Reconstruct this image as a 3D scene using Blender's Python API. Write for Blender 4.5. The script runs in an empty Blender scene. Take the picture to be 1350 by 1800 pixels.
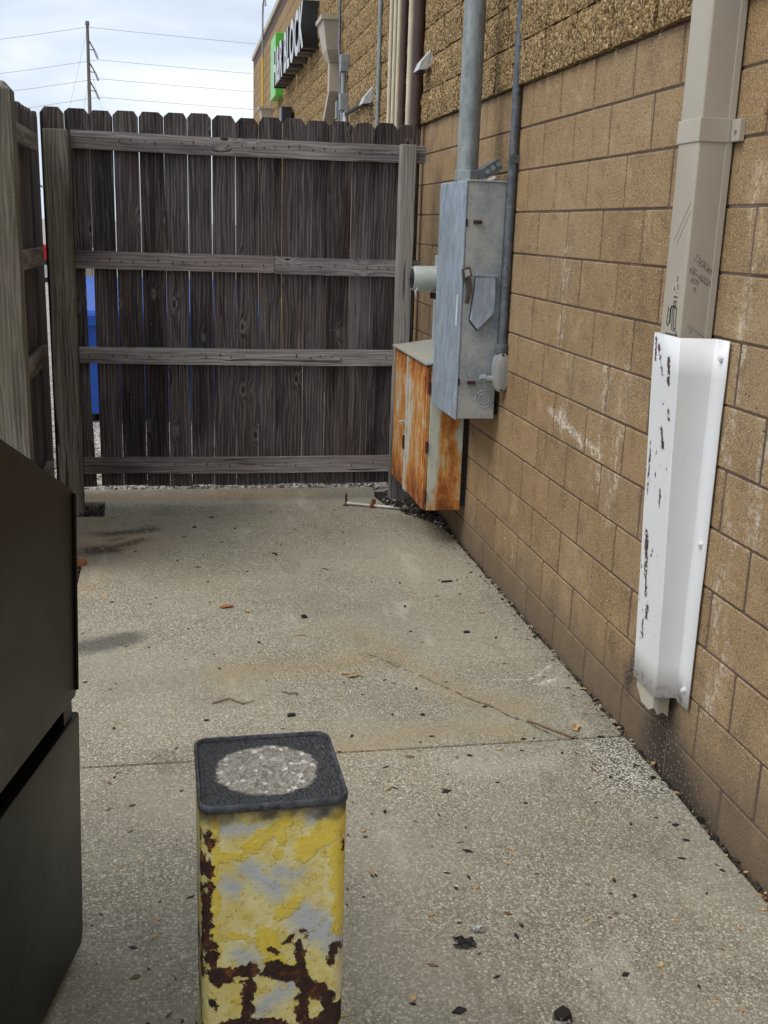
import bpy, bmesh, math, random
from mathutils import Vector, Matrix
R = math.radians
random.seed(7)
sc = bpy.context.scene
COL = sc.collection

# ------------------------------------------------------------------ camera
EYE = Vector((0, 0, 1.88))
YAW, PITCH, ROLL = .191573, .259639, .032772
fw = Vector((math.sin(YAW)*math.cos(PITCH), math.cos(YAW)*math.cos(PITCH), -math.sin(PITCH)))
r0 = Vector((math.cos(YAW), -math.sin(YAW), 0)); u0 = r0.cross(fw)
rt = r0*math.cos(ROLL) + u0*math.sin(ROLL); up = -r0*math.sin(ROLL) + u0*math.cos(ROLL)
cam = bpy.data.cameras.new('camera'); camo = bpy.data.objects.new('camera', cam); COL.objects.link(camo)
m = Matrix((rt, up, -fw)).transposed().to_4x4(); m.translation = EYE; camo.matrix_world = m
cam.sensor_fit = 'VERTICAL'; cam.sensor_height = 36; cam.lens = 36*1875.8/1800
cam.clip_start = .05; cam.clip_end = 3000
sc.camera = camo

# ------------------------------------------------------------------ world, sun, exposure
SUN_EL, SUN_AZ = R(54), R(-106)          # azimuth from +Y towards +X
world = bpy.data.worlds.new('World'); sc.world = world; world.use_nodes = True
wt = world.node_tree; wt.nodes.clear()
def wn(t, **k):
    n = wt.nodes.new(t)
    for a, b in k.items(): setattr(n, a, b)
    return n
wo = wn('ShaderNodeOutputWorld'); mixs = wn('ShaderNodeMixShader')
b1 = wn('ShaderNodeBackground'); b2 = wn('ShaderNodeBackground')
sky = wn('ShaderNodeTexSky', sky_type='NISHITA', sun_disc=False, sun_elevation=SUN_EL, sun_rotation=SUN_AZ, dust_density=2.0)
b1.inputs[1].default_value = .11
wt.links.new(sky.outputs[0], b1.inputs[0])
tc = wn('ShaderNodeTexCoord'); mp = wn('ShaderNodeMapping'); mp.inputs['Scale'].default_value = (1.0, 1.0, 2.6)
mp.inputs['Location'].default_value = (.37, .2, .1)
nz = wn('ShaderNodeTexNoise'); nz.inputs['Scale'].default_value = 3.2; nz.inputs['Detail'].default_value = 4.5; nz.inputs['Roughness'].default_value = .52
nz.inputs['Distortion'].default_value = .5
rp = wn('ShaderNodeValToRGB')
e = rp.color_ramp.elements
e[0].position = .30; e[0].color = (.43, .52, .65, 1)
e[1].position = .63; e[1].color = (.92, .95, 1.0, 1)
k = rp.color_ramp.elements.new(.5); k.color = (.66, .74, .85, 1)
wt.links.new(tc.outputs['Generated'], mp.inputs[0]); wt.links.new(mp.outputs[0], nz.inputs[0]); wt.links.new(nz.outputs[0], rp.inputs[0])
wt.links.new(rp.outputs[0], b2.inputs[0]); b2.inputs[1].default_value = .86
mixs.inputs[0].default_value = .9
wt.links.new(b1.outputs[0], mixs.inputs[1]); wt.links.new(b2.outputs[0], mixs.inputs[2]); wt.links.new(mixs.outputs[0], wo.inputs[0])

sd = bpy.data.lights.new('sun', 'SUN'); sd.energy = 1.5; sd.angle = R(36); sd.color = (1, .95, .86)
so = bpy.data.objects.new('sun', sd); COL.objects.link(so)
sv = Vector((math.sin(SUN_AZ)*math.cos(SUN_EL), math.cos(SUN_AZ)*math.cos(SUN_EL), math.sin(SUN_EL)))
so.rotation_euler = sv.to_track_quat('Z', 'Y').to_euler()
so.location = (0, 0, 30)

vs = sc.view_settings
vs.view_transform = 'Standard'; vs.look = 'None'; vs.gamma = 1; vs.exposure = 0.5; vs.use_curve_mapping = False
sc.render.engine = 'CYCLES'
sc.cycles.max_bounces = 4; sc.cycles.diffuse_bounces = 3; sc.cycles.glossy_bounces = 2; sc.cycles.use_denoising = True

# ------------------------------------------------------------------ node helper
class NB:
    def __init__(s, name):
        s.m = bpy.data.materials.new(name); s.m.use_nodes = True; s.t = s.m.node_tree
        s.t.nodes.clear(); s.o = s.t.nodes.new('ShaderNodeOutputMaterial'); s.b = s.t.nodes.new('ShaderNodeBsdfPrincipled')
        s.t.links.new(s.b.outputs[0], s.o.inputs[0]); s._c = {}
    def n(s, t): return s.t.nodes.new(t)
    def L(s, v, i):
        if hasattr(v, 'is_output'): s.t.links.new(v, i)
        elif v is not None:
            if isinstance(v, (tuple, list)) and len(v) == 3 and i.type == 'RGBA': v = (*v, 1)
            i.default_value = v
    def pos(s):
        if 'p' not in s._c: s._c['p'] = s.n('ShaderNodeNewGeometry').outputs['Position']
        return s._c['p']
    def nrm(s): return s.n('ShaderNodeNewGeometry').outputs['Normal']
    def obj(s):
        if 'o' not in s._c: s._c['o'] = s.n('ShaderNodeTexCoord').outputs['Object']
        return s._c['o']
    def rnd(s):
        if 'r' not in s._c: s._c['r'] = s.n('ShaderNodeObjectInfo').outputs['Random']
        return s._c['r']
    def attr(s, name):
        q = s.n('ShaderNodeAttribute'); q.attribute_name = name; return q.outputs['Fac']
    def vm(s, op, a, b=None, sc=None):
        q = s.n('ShaderNodeVectorMath'); q.operation = op; s.L(a, q.inputs[0])
        if b is not None: s.L(b, q.inputs[1])
        if sc is not None: s.L(sc, q.inputs[3])
        return q.outputs['Value'] if op in ('DOT_PRODUCT', 'LENGTH', 'DISTANCE') else q.outputs[0]
    def ma(s, op, a, b=None, c=None, clamp=False):
        q = s.n('ShaderNodeMath'); q.operation = op; q.use_clamp = clamp; s.L(a, q.inputs[0])
        if b is not None: s.L(b, q.inputs[1])
        if c is not None: s.L(c, q.inputs[2])
        return q.outputs[0]
    def map(s, v, scale=(1, 1, 1), loc=(0, 0, 0), rot=(0, 0, 0)):
        q = s.n('ShaderNodeMapping'); s.L(v, q.inputs[0]); q.inputs['Scale'].default_value = scale
        q.inputs['Location'].default_value = loc; q.inputs['Rotation'].default_value = rot
        return q.outputs[0]
    def off(s, v, k=37.0):
        q = s.n('ShaderNodeCombineXYZ'); r = s.ma('MULTIPLY', s.rnd(), k)
        for i in range(3): s.L(r, q.inputs[i])
        return s.vm('ADD', v, q.outputs[0])
    def noise(s, v, scale, detail=3, rough=.5, dist=0, col=False):
        q = s.n('ShaderNodeTexNoise'); s.L(v, q.inputs['Vector']); q.inputs['Scale'].default_value = scale
        q.inputs['Detail'].default_value = detail; q.inputs['Roughness'].default_value = rough; q.inputs['Distortion'].default_value = dist
        return q.outputs['Color'] if col else q.outputs[0]
    def vor(s, v, scale, feat='F1', rand=1.0):
        q = s.n('ShaderNodeTexVoronoi'); q.feature = feat; s.L(v, q.inputs['Vector']); q.inputs['Scale'].default_value = scale
        q.inputs['Randomness'].default_value = rand
        return q.outputs
    def ramp(s, f, stops, interp='LINEAR'):
        q = s.n('ShaderNodeValToRGB'); s.L(f, q.inputs[0]); q.color_ramp.interpolation = interp
        el = q.color_ramp.elements
        while len(el) < len(stops): el.new(.5)
        for e_, (p, c) in zip(el, sorted(stops, key=lambda a: a[0])):
            e_.position = p; e_.color = (*c, 1) if isinstance(c, (tuple, list)) else (c, c, c, 1)
        return q.outputs[0]
    def mix(s, f, a, b, mode='MIX'):
        q = s.n('ShaderNodeMix'); q.data_type = 'RGBA'; q.blend_type = mode; q.clamp_factor = True
        s.L(f, q.inputs[0]); s.L(a, q.inputs[6]); s.L(b, q.inputs[7]); return q.outputs[2]
    def sep(s, v):
        q = s.n('ShaderNodeSeparateXYZ'); s.L(v, q.inputs[0]); return q.outputs
    def sepc(s, v):
        q = s.n('ShaderNodeSeparateColor'); s.L(v, q.inputs[0]); return q.outputs
    def comb(s, x, y, z):
        q = s.n('ShaderNodeCombineXYZ'); s.L(x, q.inputs[0]); s.L(y, q.inputs[1]); s.L(z, q.inputs[2]); return q.outputs[0]
    def step(s, v, a, b):
        q = s.n('ShaderNodeMapRange'); q.interpolation_type = 'SMOOTHSTEP'; s.L(v, q.inputs[0])
        if a <= b:
            q.inputs[1].default_value = a; q.inputs[2].default_value = b; q.inputs[3].default_value = 0; q.inputs[4].default_value = 1
        else:
            q.inputs[1].default_value = b; q.inputs[2].default_value = a; q.inputs[3].default_value = 1; q.inputs[4].default_value = 0
        return q.outputs[0]
    def seg(s, v, a, b, r, soft):
        """mask of a capsule a-b (3D points), 1 inside"""
        a = Vector(a); b = Vector(b); ba = b - a
        pa = s.vm('SUBTRACT', v, tuple(a))
        h = s.ma('DIVIDE', s.vm('DOT_PRODUCT', pa, tuple(ba)), max(ba.length_squared, 1e-9), clamp=True)
        d = s.vm('LENGTH', s.vm('SUBTRACT', pa, s.vm('SCALE', tuple(ba), sc=h)))
        return s.step(d, r + soft, max(r - soft, 0.0))
    def mx(s, l):
        o = l[0]
        for q in l[1:]: o = s.ma('MAXIMUM', o, q)
        return o
    def bump(s, h, st, dist, nrm=None):
        q = s.n('ShaderNodeBump'); q.inputs['Strength'].default_value = st; q.inputs['Distance'].default_value = dist
        s.L(h, q.inputs['Height'])
        if nrm is not None: s.L(nrm, q.inputs['Normal'])
        return q.outputs[0]
    def out(s, col, rough=.8, metal=0.0, nrm=None, spec=None):
        s.L(col, s.b.inputs['Base Color']); s.L(rough, s.b.inputs['Roughness']); s.L(metal, s.b.inputs['Metallic'])
        if nrm is not None: s.L(nrm, s.b.inputs['Normal'])
        if spec is not None: s.b.inputs['Specular IOR Level'].default_value = spec
        return s.m

# ------------------------------------------------------------------ mesh helper
class MB:
    def __init__(s): s.v = []; s.f = []; s.mi = []
    def quad(s, pts, mi=0):
        k = len(s.v); s.v += [tuple(p) for p in pts]; s.f.append(tuple(range(k, k+len(pts)))); s.mi.append(mi); return s
    def box(s, x0, x1, y0, y1, z0, z1, mi=0):
        k = len(s.v)
        s.v += [(x0,y0,z0),(x1,y0,z0),(x1,y1,z0),(x0,y1,z0),(x0,y0,z1),(x1,y0,z1),(x1,y1,z1),(x0,y1,z1)]
        for f in ((0,3,2,1),(4,5,6,7),(0,1,5,4),(1,2,6,5),(2,3,7,6),(3,0,4,7)):
            s.f.append(tuple(k+i for i in f)); s.mi.append(mi)
        return s
    def prism(s, bot, top, mi=0):
        """closed solid between two same-length loops (bottom loop ccw seen from the top side)"""
        k = len(s.v); n = len(bot); s.v += [tuple(p) for p in bot] + [tuple(p) for p in top]
        s.f.append(tuple(k+i for i in reversed(range(n)))); s.f.append(tuple(k+n+i for i in range(n))); s.mi += [mi, mi]
        for i in range(n):
            j = (i+1) % n; s.f.append((k+i, k+j, k+n+j, k+n+i)); s.mi.append(mi)
        return s
    def tube(s, pts, r, n=12, caps=True, mi=0, hollow=0):
        pts = [Vector(p) for p in pts]; rr = r if isinstance(r, (list, tuple)) else [r]*len(pts)
        k = len(s.v); a = None
        for i, p in enumerate(pts):
            t = (pts[min(i+1, len(pts)-1)] - pts[max(i-1, 0)]).normalized()
            if a is None: a = t.orthogonal().normalized()
            a = (a - t*a.dot(t)).normalized(); b = t.cross(a)
            for j in range(n):
                q = 2*math.pi*j/n; s.v.append(tuple(p + a*math.cos(q)*rr[i] + b*math.sin(q)*rr[i]))
        for i in range(len(pts)-1):
            for j in range(n):
                j2 = (j+1) % n; s.f.append((k+i*n+j, k+i*n+j2, k+(i+1)*n+j2, k+(i+1)*n+j)); s.mi.append(mi)
        if caps:
            s.f.append(tuple(k+j for j in reversed(range(n)))); s.f.append(tuple(k+(len(pts)-1)*n+j for j in range(n))); s.mi += [mi, mi]
        return s
    def mesh(s, name, mats, smooth=None, bevel=0, seg=2):
        me = bpy.data.meshes.new(name); me.from_pydata(s.v, [], s.f)
        for mm in (mats if isinstance(mats, (list, tuple)) else [mats]): me.materials.append(mm)
        for p, i in zip(me.polygons, s.mi): p.material_index = i
        bm = bmesh.new(); bm.from_mesh(me); bmesh.ops.recalc_face_normals(bm, faces=bm.faces)
        if bevel:
            ed = [e_ for e_ in bm.edges if len(e_.link_faces) == 2 and e_.calc_face_angle(0) > R(25)]
            bmesh.ops.bevel(bm, geom=ed, offset=bevel, segments=seg, profile=.6, affect='EDGES', clamp_overlap=True)
        bm.to_mesh(me); bm.free()
        if smooth is not None:
            me.polygons.foreach_set('use_smooth', [True]*len(me.polygons))
            me.set_sharp_from_angle(angle=R(smooth))
        return me
    def build(s, name, mats, parent=None, loc=(0,0,0), rot=(0,0,0), **k):
        return place(s.mesh(name, mats, **k), name, parent, loc, rot)
def place(me, name, parent=None, loc=(0,0,0), rot=(0,0,0)):
    o = bpy.data.objects.new(name, me); COL.objects.link(o); o.location = loc; o.rotation_euler = rot
    if parent is not None: o.parent = parent
    return o
def tag(o, label, cat, group=None):
    o['label'] = label; o['category'] = cat
    if group: o['group'] = group
    return o
def kind(o, k_): o['kind'] = k_; return o
def thing(name, label, cat, loc=(0,0,0), rot=(0,0,0), group=None):
    o = bpy.data.objects.new(name, None); COL.objects.link(o); o.location = loc; o.rotation_euler = rot
    o.empty_display_size = .1
    return tag(o, label, cat, group)

WX = 1.699                      # face of the block wall
CH, CL = .2032, .4064           # course height, block length
Z0 = 1.88 + .0983               # bed joint number 0
Y0 = 5.2987                     # head joint number 0

# ------------------------------------------------------------------ materials
def mat_block(split=False):
    b = NB('split_face_block' if split else 'smooth_block'); p = b.pos(); x, y, z = b.sep(p)
    base = b.ramp(b.rnd(), [(0, (.238, .152, .079)), (.45, (.278, .179, .091)), (.8, (.308, .199, .101)), (1, (.285, .193, .108))])
    big = b.noise(p, 1.1, 3); base = b.mix(b.step(big, .35, .7), base, b.mix(.6, base, (.33, .24, .145)))
    if split:
        g = b.vor(p, 75); gc = b.sepc(g['Color'])[0]
        grain = b.ramp(gc, [(0, (.16, .095, .04)), (.3, (.36, .23, .10)), (.65, (.54, .37, .165)), (1, (.78, .60, .33))])
        col = b.mix(.8, base, grain)
        n1 = b.noise(p, 55, 5, .65); n2 = b.noise(p, 14, 3, .6)
        col = b.mix(b.step(n1, .52, .36), col, (.10, .06, .03))
        h = b.ma('ADD', b.ma('MULTIPLY', n1, .9), b.ma('ADD', b.ma('MULTIPLY', n2, .8), b.ma('MULTIPLY', g['Distance'], -.5)))
        nr = b.bump(h, 1.0, .03)
        return b.out(col, .95, 0, nr, .2)
    mo = b.noise(p, 7, 5, .65); base = b.mix(b.step(mo, .50, .72), base, b.mix(1, base, (.66, .66, .68), 'MULTIPLY')); base = b.mix(b.ma('MULTIPLY', b.step(mo, .46, .30), .5), base, (.45, .31, .17))
    f1 = b.noise(p, 150, 2, .6); f2 = b.noise(p, 75, 3, .65)
    col = b.mix(b.ma('MULTIPLY', b.step(f1, .56, .68), .75), base, (.60, .46, .28))
    col = b.mix(b.ma('MULTIPLY', b.step(f2, .46, .33), .55), col, (.15, .095, .05))
    pv = b.vor(p, 38); pr = b.sepc(pv['Color'])[0]
    pore = b.ma('MULTIPLY', b.step(pv['Distance'], .19, .09), b.step(pr, .60, .64))
    dens = b.step(b.noise(p, 2.3, 2), .38, .62)
    pore = b.ma('MULTIPLY', pore, dens)
    col = b.mix(b.ma('MULTIPLY', pore, .9), col, (.045, .03, .018))
    # lime bloom streaks and scrapes (fixed marks on the wall)
    pd = b.vm('ADD', p, b.vm('SCALE', b.vm('SUBTRACT', b.noise(p, 9, 4, .6, col=True), (.5, .5, .5)), sc=.16))
    def S(y_, z_, y2, z2, r, so): return b.seg(pd, (WX, y_, z_), (WX, y2, z2), r, so)
    lime = b.mx([S(4.67, 1.80, 4.69, 1.38, .03, .055), S(4.55, 1.30, 4.58, 1.02, .03, .05), S(4.1, 1.35, 4.12, .9, .03, .06), S(3.9, 1.37, 3.97, .75, .02, .06),
                 S(2.85, 1.3, 2.87, 1.0, .03, .06), S(3.0, 1.0, 3.02, .62, .03, .05), S(2.93, .58, 3.0, .38, .03, .05), S(3.06, 2.1, 3.06, 1.2, .012, .04)])
    scr = b.mx([S(4.75, 1.07, 4.33, 1.02, .016, .03), S(4.55, 1.045, 4.1, .985, .006, .02), S(5.3, .33, 5.3, .24, .004, .012), S(5.17, .33, 5.17, .17, .004, .012)])
    brk = b.ma('MULTIPLY', b.step(b.noise(p, 42, 5, .75), .44, .60), b.step(b.noise(b.map(p, (1, 1, .2)), 30, 3, .6), .36, .58))
    col = b.mix(b.ma('MULTIPLY', b.ma('MULTIPLY', lime, brk), .62), col, (.66, .61, .52))
    col = b.mix(b.ma('MULTIPLY', b.ma('MULTIPLY', scr, b.step(f2, .42, .6)), .9), col, (.78, .74, .66))
    # grime splashed up along the foot of the wall and under the spout mouth (sooty algae stain)
    n3 = b.noise(p, 5, 4, .6)
    soil = b.ma('MULTIPLY', b.step(b.ma('ADD', z, b.ma('MULTIPLY', b.ma('SUBTRACT', n3, .5), .35)), .40, .05), .72)
    col = b.mix(soil, col, (.125, .095, .068))
    spl = b.mx([S(3.32, .22, 3.28, -.05, .14, .10), S(3.3, .12, 3.0, -.05, .10, .12), S(3.55, .34, 3.62, .22, .03, .07)])
    col = b.mix(b.ma('MULTIPLY', spl, .85), col, (.035, .03, .026))
    pw = b.vor(p, 130); wr = b.ma('MULTIPLY', b.step(b.sepc(pw['Color'])[1], .78, .85), .45)
    col = b.mix(b.ma('MULTIPLY', spl, b.ma('MULTIPLY', wr, b.step(pw['Distance'], .5, .3))), col, (.62, .58, .50))
    h = b.ma('SUBTRACT', b.ma('ADD', b.ma('MULTIPLY', f2, .5), b.ma('MULTIPLY', f1, .35)), b.ma('MULTIPLY', pore, 1.0))
    return b.out(col, .92, 0, b.bump(h, .65, .006), .25)

def mat_mortar():
    b = NB('mortar'); p = b.pos(); n = b.noise(p, 60, 4, .7); n2 = b.noise(p, 3, 3)
    c = b.mix(n, (.075, .052, .044), (.16, .118, .102)); c = b.mix(b.ma('MULTIPLY', b.step(n2, .55, .75), .5), c, (.24, .185, .16))
    return b.out(c, .95, 0, b.bump(n, .6, .006), .2)

def mat_concrete():
    b = NB('aggregate_concrete'); p = b.pos(); x, y, z = b.sep(p)
    pw = b.vm('ADD', p, b.vm('SCALE', b.vm('SUBTRACT', b.noise(p, 55, 2, col=True), (.5, .5, .5)), sc=.012))
    v1 = b.vor(pw, 125); c1 = b.sepc(v1['Color'])
    peb = b.ramp(c1[0], [(0, (.185, .166, .128)), (.22, (.30, .27, .21)), (.55, (.385, .35, .276)), (.85, (.485, .445, .356)), (1, (.66, .62, .52))])
    ed = b.step(v1['Distance'], .40, .62)
    v2 = b.vor(p, 240); c2 = b.sepc(v2['Color'])[0]
    paste = b.mix(c2, (.13, .116, .088), (.345, .31, .24))
    expo = b.step(b.noise(p, 1.3, 4, .6), .30, .66)                # how far the stones are washed out
    edge = b.ma('MULTIPLY', ed, .9)
    col = b.mix(edge, peb, paste)
    smoothc = b.mix(.6, col, b.mix(b.noise(p, 40, 4, .7), (.235, .213, .168), (.39, .357, .285)))
    col = b.mix(expo, smoothc, col)
    tone = b.noise(p, 1.1, 5, .62); col = b.mix(b.step(tone, .35, .75), col, b.mix(.5, col, b.mix(1, col, (.55, .55, .56), 'MULTIPLY')))
    pq = b.vm('ADD', p, b.vm('SCALE', b.vm('SUBTRACT', b.noise(p, 16, 4, .62, col=True), (.5, .5, .5)), sc=.06))
    def S(a, c, r, so, v=pq): return b.seg(v, (*a, 0), (*c, 0), r, so)
    br = b.noise(p, 28, 5, .7)
    soft = b.ma('ADD', .55, b.ma('MULTIPLY', br, .9))
    col = b.mix(b.ma('MULTIPLY', b.ma('MULTIPLY', b.attr('rust'), soft), .95), col, b.mix(br, (.34, .205, .10), (.58, .40, .23)))
    col = b.mix(b.ma('MULTIPLY', b.ma('MULTIPLY', b.attr('tan'), soft), .85), col, b.mix(br, (.19, .14, .07), (.40, .305, .17)))
    oil = b.attr('oil'); col = b.mix(b.ma('MULTIPLY', oil, .9), col, b.mix(.8, col, (.055, .054, .048)))
    brn = b.ma('MULTIPLY', b.attr('burn'), b.step(br, .36, .48)); col = b.mix(b.ma('MULTIPLY', brn, .9), col, (.04, .028, .02))
    col = b.mix(b.attr('pad'), col, (.12, .085, .055))
    soil = b.ma('MULTIPLY', b.attr('soil'), .55); col = b.mix(soil, col, b.mix(c1[0], (.085, .075, .062), (.28, .25, .21)))
    col = b.mix(b.attr('wash'), col, b.mix(ed, b.mix(c1[0], (.34, .32, .28), (.74, .70, .63)), (.085, .075, .062)))
    dr = b.noise(b.map(p, (1, .35, 1), rot=(0, 0, .35)), 3.2, 5, .65); col = b.mix(b.ma('MULTIPLY', b.step(dr, .56, .70), .45), col, b.mix(1, col, (.60, .57, .53), 'MULTIPLY')); col = b.mix(b.ma('MULTIPLY', b.step(dr, .42, .30), .35), col, (.52, .485, .41))
    fk = b.vor(p, 9); fkm = b.ma('MULTIPLY', b.step(fk['Distance'], .11, .05), b.step(b.sepc(fk['Color'])[0], .6, .64)); col = b.mix(b.ma('MULTIPLY', fkm, b.step(br, .4, .6)), col, (.05, .045, .038))
    col = b.mix(1, col, (1.12, 1.13, 1.10), 'MULTIPLY')
    # chalk-white scratches
    scr = b.mx([S((1.32, 4.12), (1.48, 4.12), .003, .008, pq), S((1.46, 4.1), (1.62, 4.26), .004, .01, pq), S((1.5, 4.05), (1.6, 4.12), .008, .02, pq)])
    col = b.mix(b.ma('MULTIPLY', scr, b.step(br, .4, .6)), col, (.66, .64, .60))
    col = b.mix(b.ma('MULTIPLY', b.attr('ash'), br), col, (.58, .56, .52))
    # long diagonal crack
    cr = b.mx([S((.80, 4.50), (1.05, 4.12), .001, .006, pq), S((1.05, 4.12), (1.42, 3.56), .002, .008, pq)])
    cr = b.ma('MULTIPLY', cr, b.step(br, .30, .55))
    col = b.mix(b.ma('MULTIPLY', cr, .8), col, (.035, .028, .02))
    h = b.ma('ADD', b.ma('MULTIPLY', v1['Distance'], b.ma('MULTIPLY', expo, -.8)), b.ma('ADD', b.ma('MULTIPLY', c2, .15), b.ma('MULTIPLY', cr, -1.2)))
    return b.out(col, b.ma('SUBTRACT', .92, b.ma('MULTIPLY', oil, .25)), 0, b.bump(h, .8, .008), .3)

def mat_gravel(name, c0, c1, c2, sc_=40):
    b = NB(name); p = b.pos(); v = b.vor(p, sc_); cc = b.sepc(v['Color'])[0]
    c = b.ramp(cc, [(0, c0), (.5, c1), (1, c2)]); c = b.mix(b.step(v['Distance'], .35, .7), c, tuple(q*.45 for q in c0))
    big = b.noise(p, .6, 4); c = b.mix(b.step(big, .4, .7), c, b.mix(.4, c, c0))
    return b.out(c, .95, 0, b.bump(v['Distance'], -.9, .02), .2)

def mat_stone(name, stops):
    b = NB(name); p = b.pos(); v = b.vor(p, 26); cc = b.sepc(v['Color'])[0]
    return b.out(b.ramp(cc, stops), .9, 0, b.bump(b.noise(p, 150, 3), .4, .004), .25)

def mat_wood(name, dark, mid, light, green=0.0, axis='Z', knots=1.0, warm=(.12, .07, .045)):
    b = NB(name); o = b.off(b.obj(), 23.0)
    q = {'Z': (1, 1, .045), 'X': (.045, 1, 1), 'Y': (1, .045, 1)}[axis]
    q2 = {'Z': (1, 1, .16), 'X': (.16, 1, 1), 'Y': (1, .16, 1)}[axis]
    # knots bend the grain around them
    kv = b.vor(b.map(o, tuple(8.5*a for a in {'Z': (1, .2, .42), 'X': (.42, .2, 1), 'Y': (.2, .42, 1)}[axis])), 1.0, 'F1')
    kd = kv['Distance']; ksel = b.step(b.sepc(kv['Color'])[1], .52, .56)
    warp = b.ma('MULTIPLY', b.ma('MULTIPLY', b.step(kd, .40, .0), ksel), .035*knots)
    ow = b.vm('ADD', o, b.comb(warp, warp, warp))
    g1 = b.noise(b.map(ow, q), 46, 5, .62, .35); g2 = b.noise(b.map(ow, q), 150, 4, .7); g3 = b.noise(b.map(o, q2), 6, 3, .55)
    rings = b.n('ShaderNodeTexWave'); rings.wave_type = 'BANDS'; rings.bands_direction = 'X' if axis != 'X' else 'Z'
    b.L(b.map(ow, tuple(a*(3.0 if a < 1 else 1) for a in q)), rings.inputs['Vector']); rings.inputs['Scale'].default_value = 14; rings.inputs['Distortion'].default_value = 9
    rings.inputs['Detail'].default_value = 2; rings.inputs['Detail Scale'].default_value = 1.2
    tone = b.ma('ADD', b.ma('MULTIPLY', g1, .62), b.ma('ADD', b.ma('MULTIPLY', g2, .26), b.ma('MULTIPLY', rings.outputs[1], .16)))
    col = b.ramp(tone, [(.28, dark), (.52, mid), (.78, light)])
    col = b.mix(b.ma('MULTIPLY', b.rnd(), .6), col, b.mix(1, col, (.62, .52, .48), 'MULTIPLY'))
    cl = b.noise(b.map(o, q2), 3.2, 4, .6); col = b.mix(b.step(cl, .50, .34), col, b.mix(1, col, (.42, .41, .43), 'MULTIPLY')); col = b.mix(b.ma('MULTIPLY', b.step(cl, .56, .70), .45), col, light)
    col = b.mix(b.ma('MULTIPLY', b.step(g3, .5, .75), .55), col, warm)
    if green: col = b.mix(b.ma('MULTIPLY', b.step(b.noise(o, 3.0, 4, .6), .38, .62), green), col, (.12, .14, .075))
    # pale weather spots and bird marks
    sp = b.vor(o, 36); spm = b.ma('MULTIPLY', b.step(sp['Distance'], .16, .05), b.step(b.sepc(sp['Color'])[2], .80, .84))
    col = b.mix(b.ma('MULTIPLY', spm, .5), col, (.42, .40, .38))
    ck = b.step(b.noise(b.map(ow, q), 26, 2, .5), .66, .70)          # drying checks
    col = b.mix(b.ma('MULTIPLY', ck, .75), col, (.015, .012, .01))
    kn = b.ma('MULTIPLY', b.step(kd, .125, .07), ksel); rim = b.ma('MULTIPLY', b.step(kd, .20, .13), ksel)
    col = b.mix(b.ma('MULTIPLY', rim, .35*knots), col, light)
    col = b.mix(b.ma('MULTIPLY', kn, .9*knots), col, (.02, .015, .012))
    h = b.ma('SUBTRACT', b.ma('ADD', tone, b.ma('MULTIPLY', rim, .2)), b.ma('ADD', b.ma('MULTIPLY', ck, .8), b.ma('MULTIPLY', kn, .5)))
    return b.out(col, .9, 0, b.bump(h, .75, .006), .2)

def mat_plain(name, col, rough=.5, metal=0.0, var=.25, scale=14, bump=.1):
    b = NB(name); o = b.off(b.obj(), 11); n = b.noise(o, scale, 5, .65)
    c = b.mix(b.step(n, .3, .75), tuple(a*(1-var) for a in col), tuple(min(1, a*(1+var*.6)) for a in col))
    rr = b.ma('ADD', rough - .08, b.ma('MULTIPLY', n, .16))
    return b.out(c, rr, metal, b.bump(n, bump, .003))

def mat_galv(name, tint=(.36, .41, .46), streak=1.0):
    b = NB(name); o = b.obj(); p = b.pos()
    s1 = b.noise(b.map(p, (1, 1, .28)), 30, 5, .7); s2 = b.noise(b.map(p, (1, 1, .4)), 7, 4, .6); v = b.vor(p, 42)
    c = b.mix(b.step(s1, .3, .75), tuple(a*.72 for a in tint), tuple(a*1.22 for a in tint))
    c = b.mix(b.ma('MULTIPLY', b.sepc(v['Color'])[0], .12), c, (.62, .64, .66))
    c = b.mix(b.ma('MULTIPLY', b.step(s2, .50, .72), .55*streak), c, (.50, .49, .44))
    sp = b.vor(p, 60); spot = b.ma('MULTIPLY', b.step(sp['Distance'], .2, .08), b.step(b.sepc(sp['Color'])[0], .88, .92))
    c = b.mix(b.ma('MULTIPLY', spot, .7), c, (.10, .09, .08))
    return b.out(c, b.ma('ADD', .38, b.ma('MULTIPLY', s1, .3)), .35, b.bump(s1, .12, .002))

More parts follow.
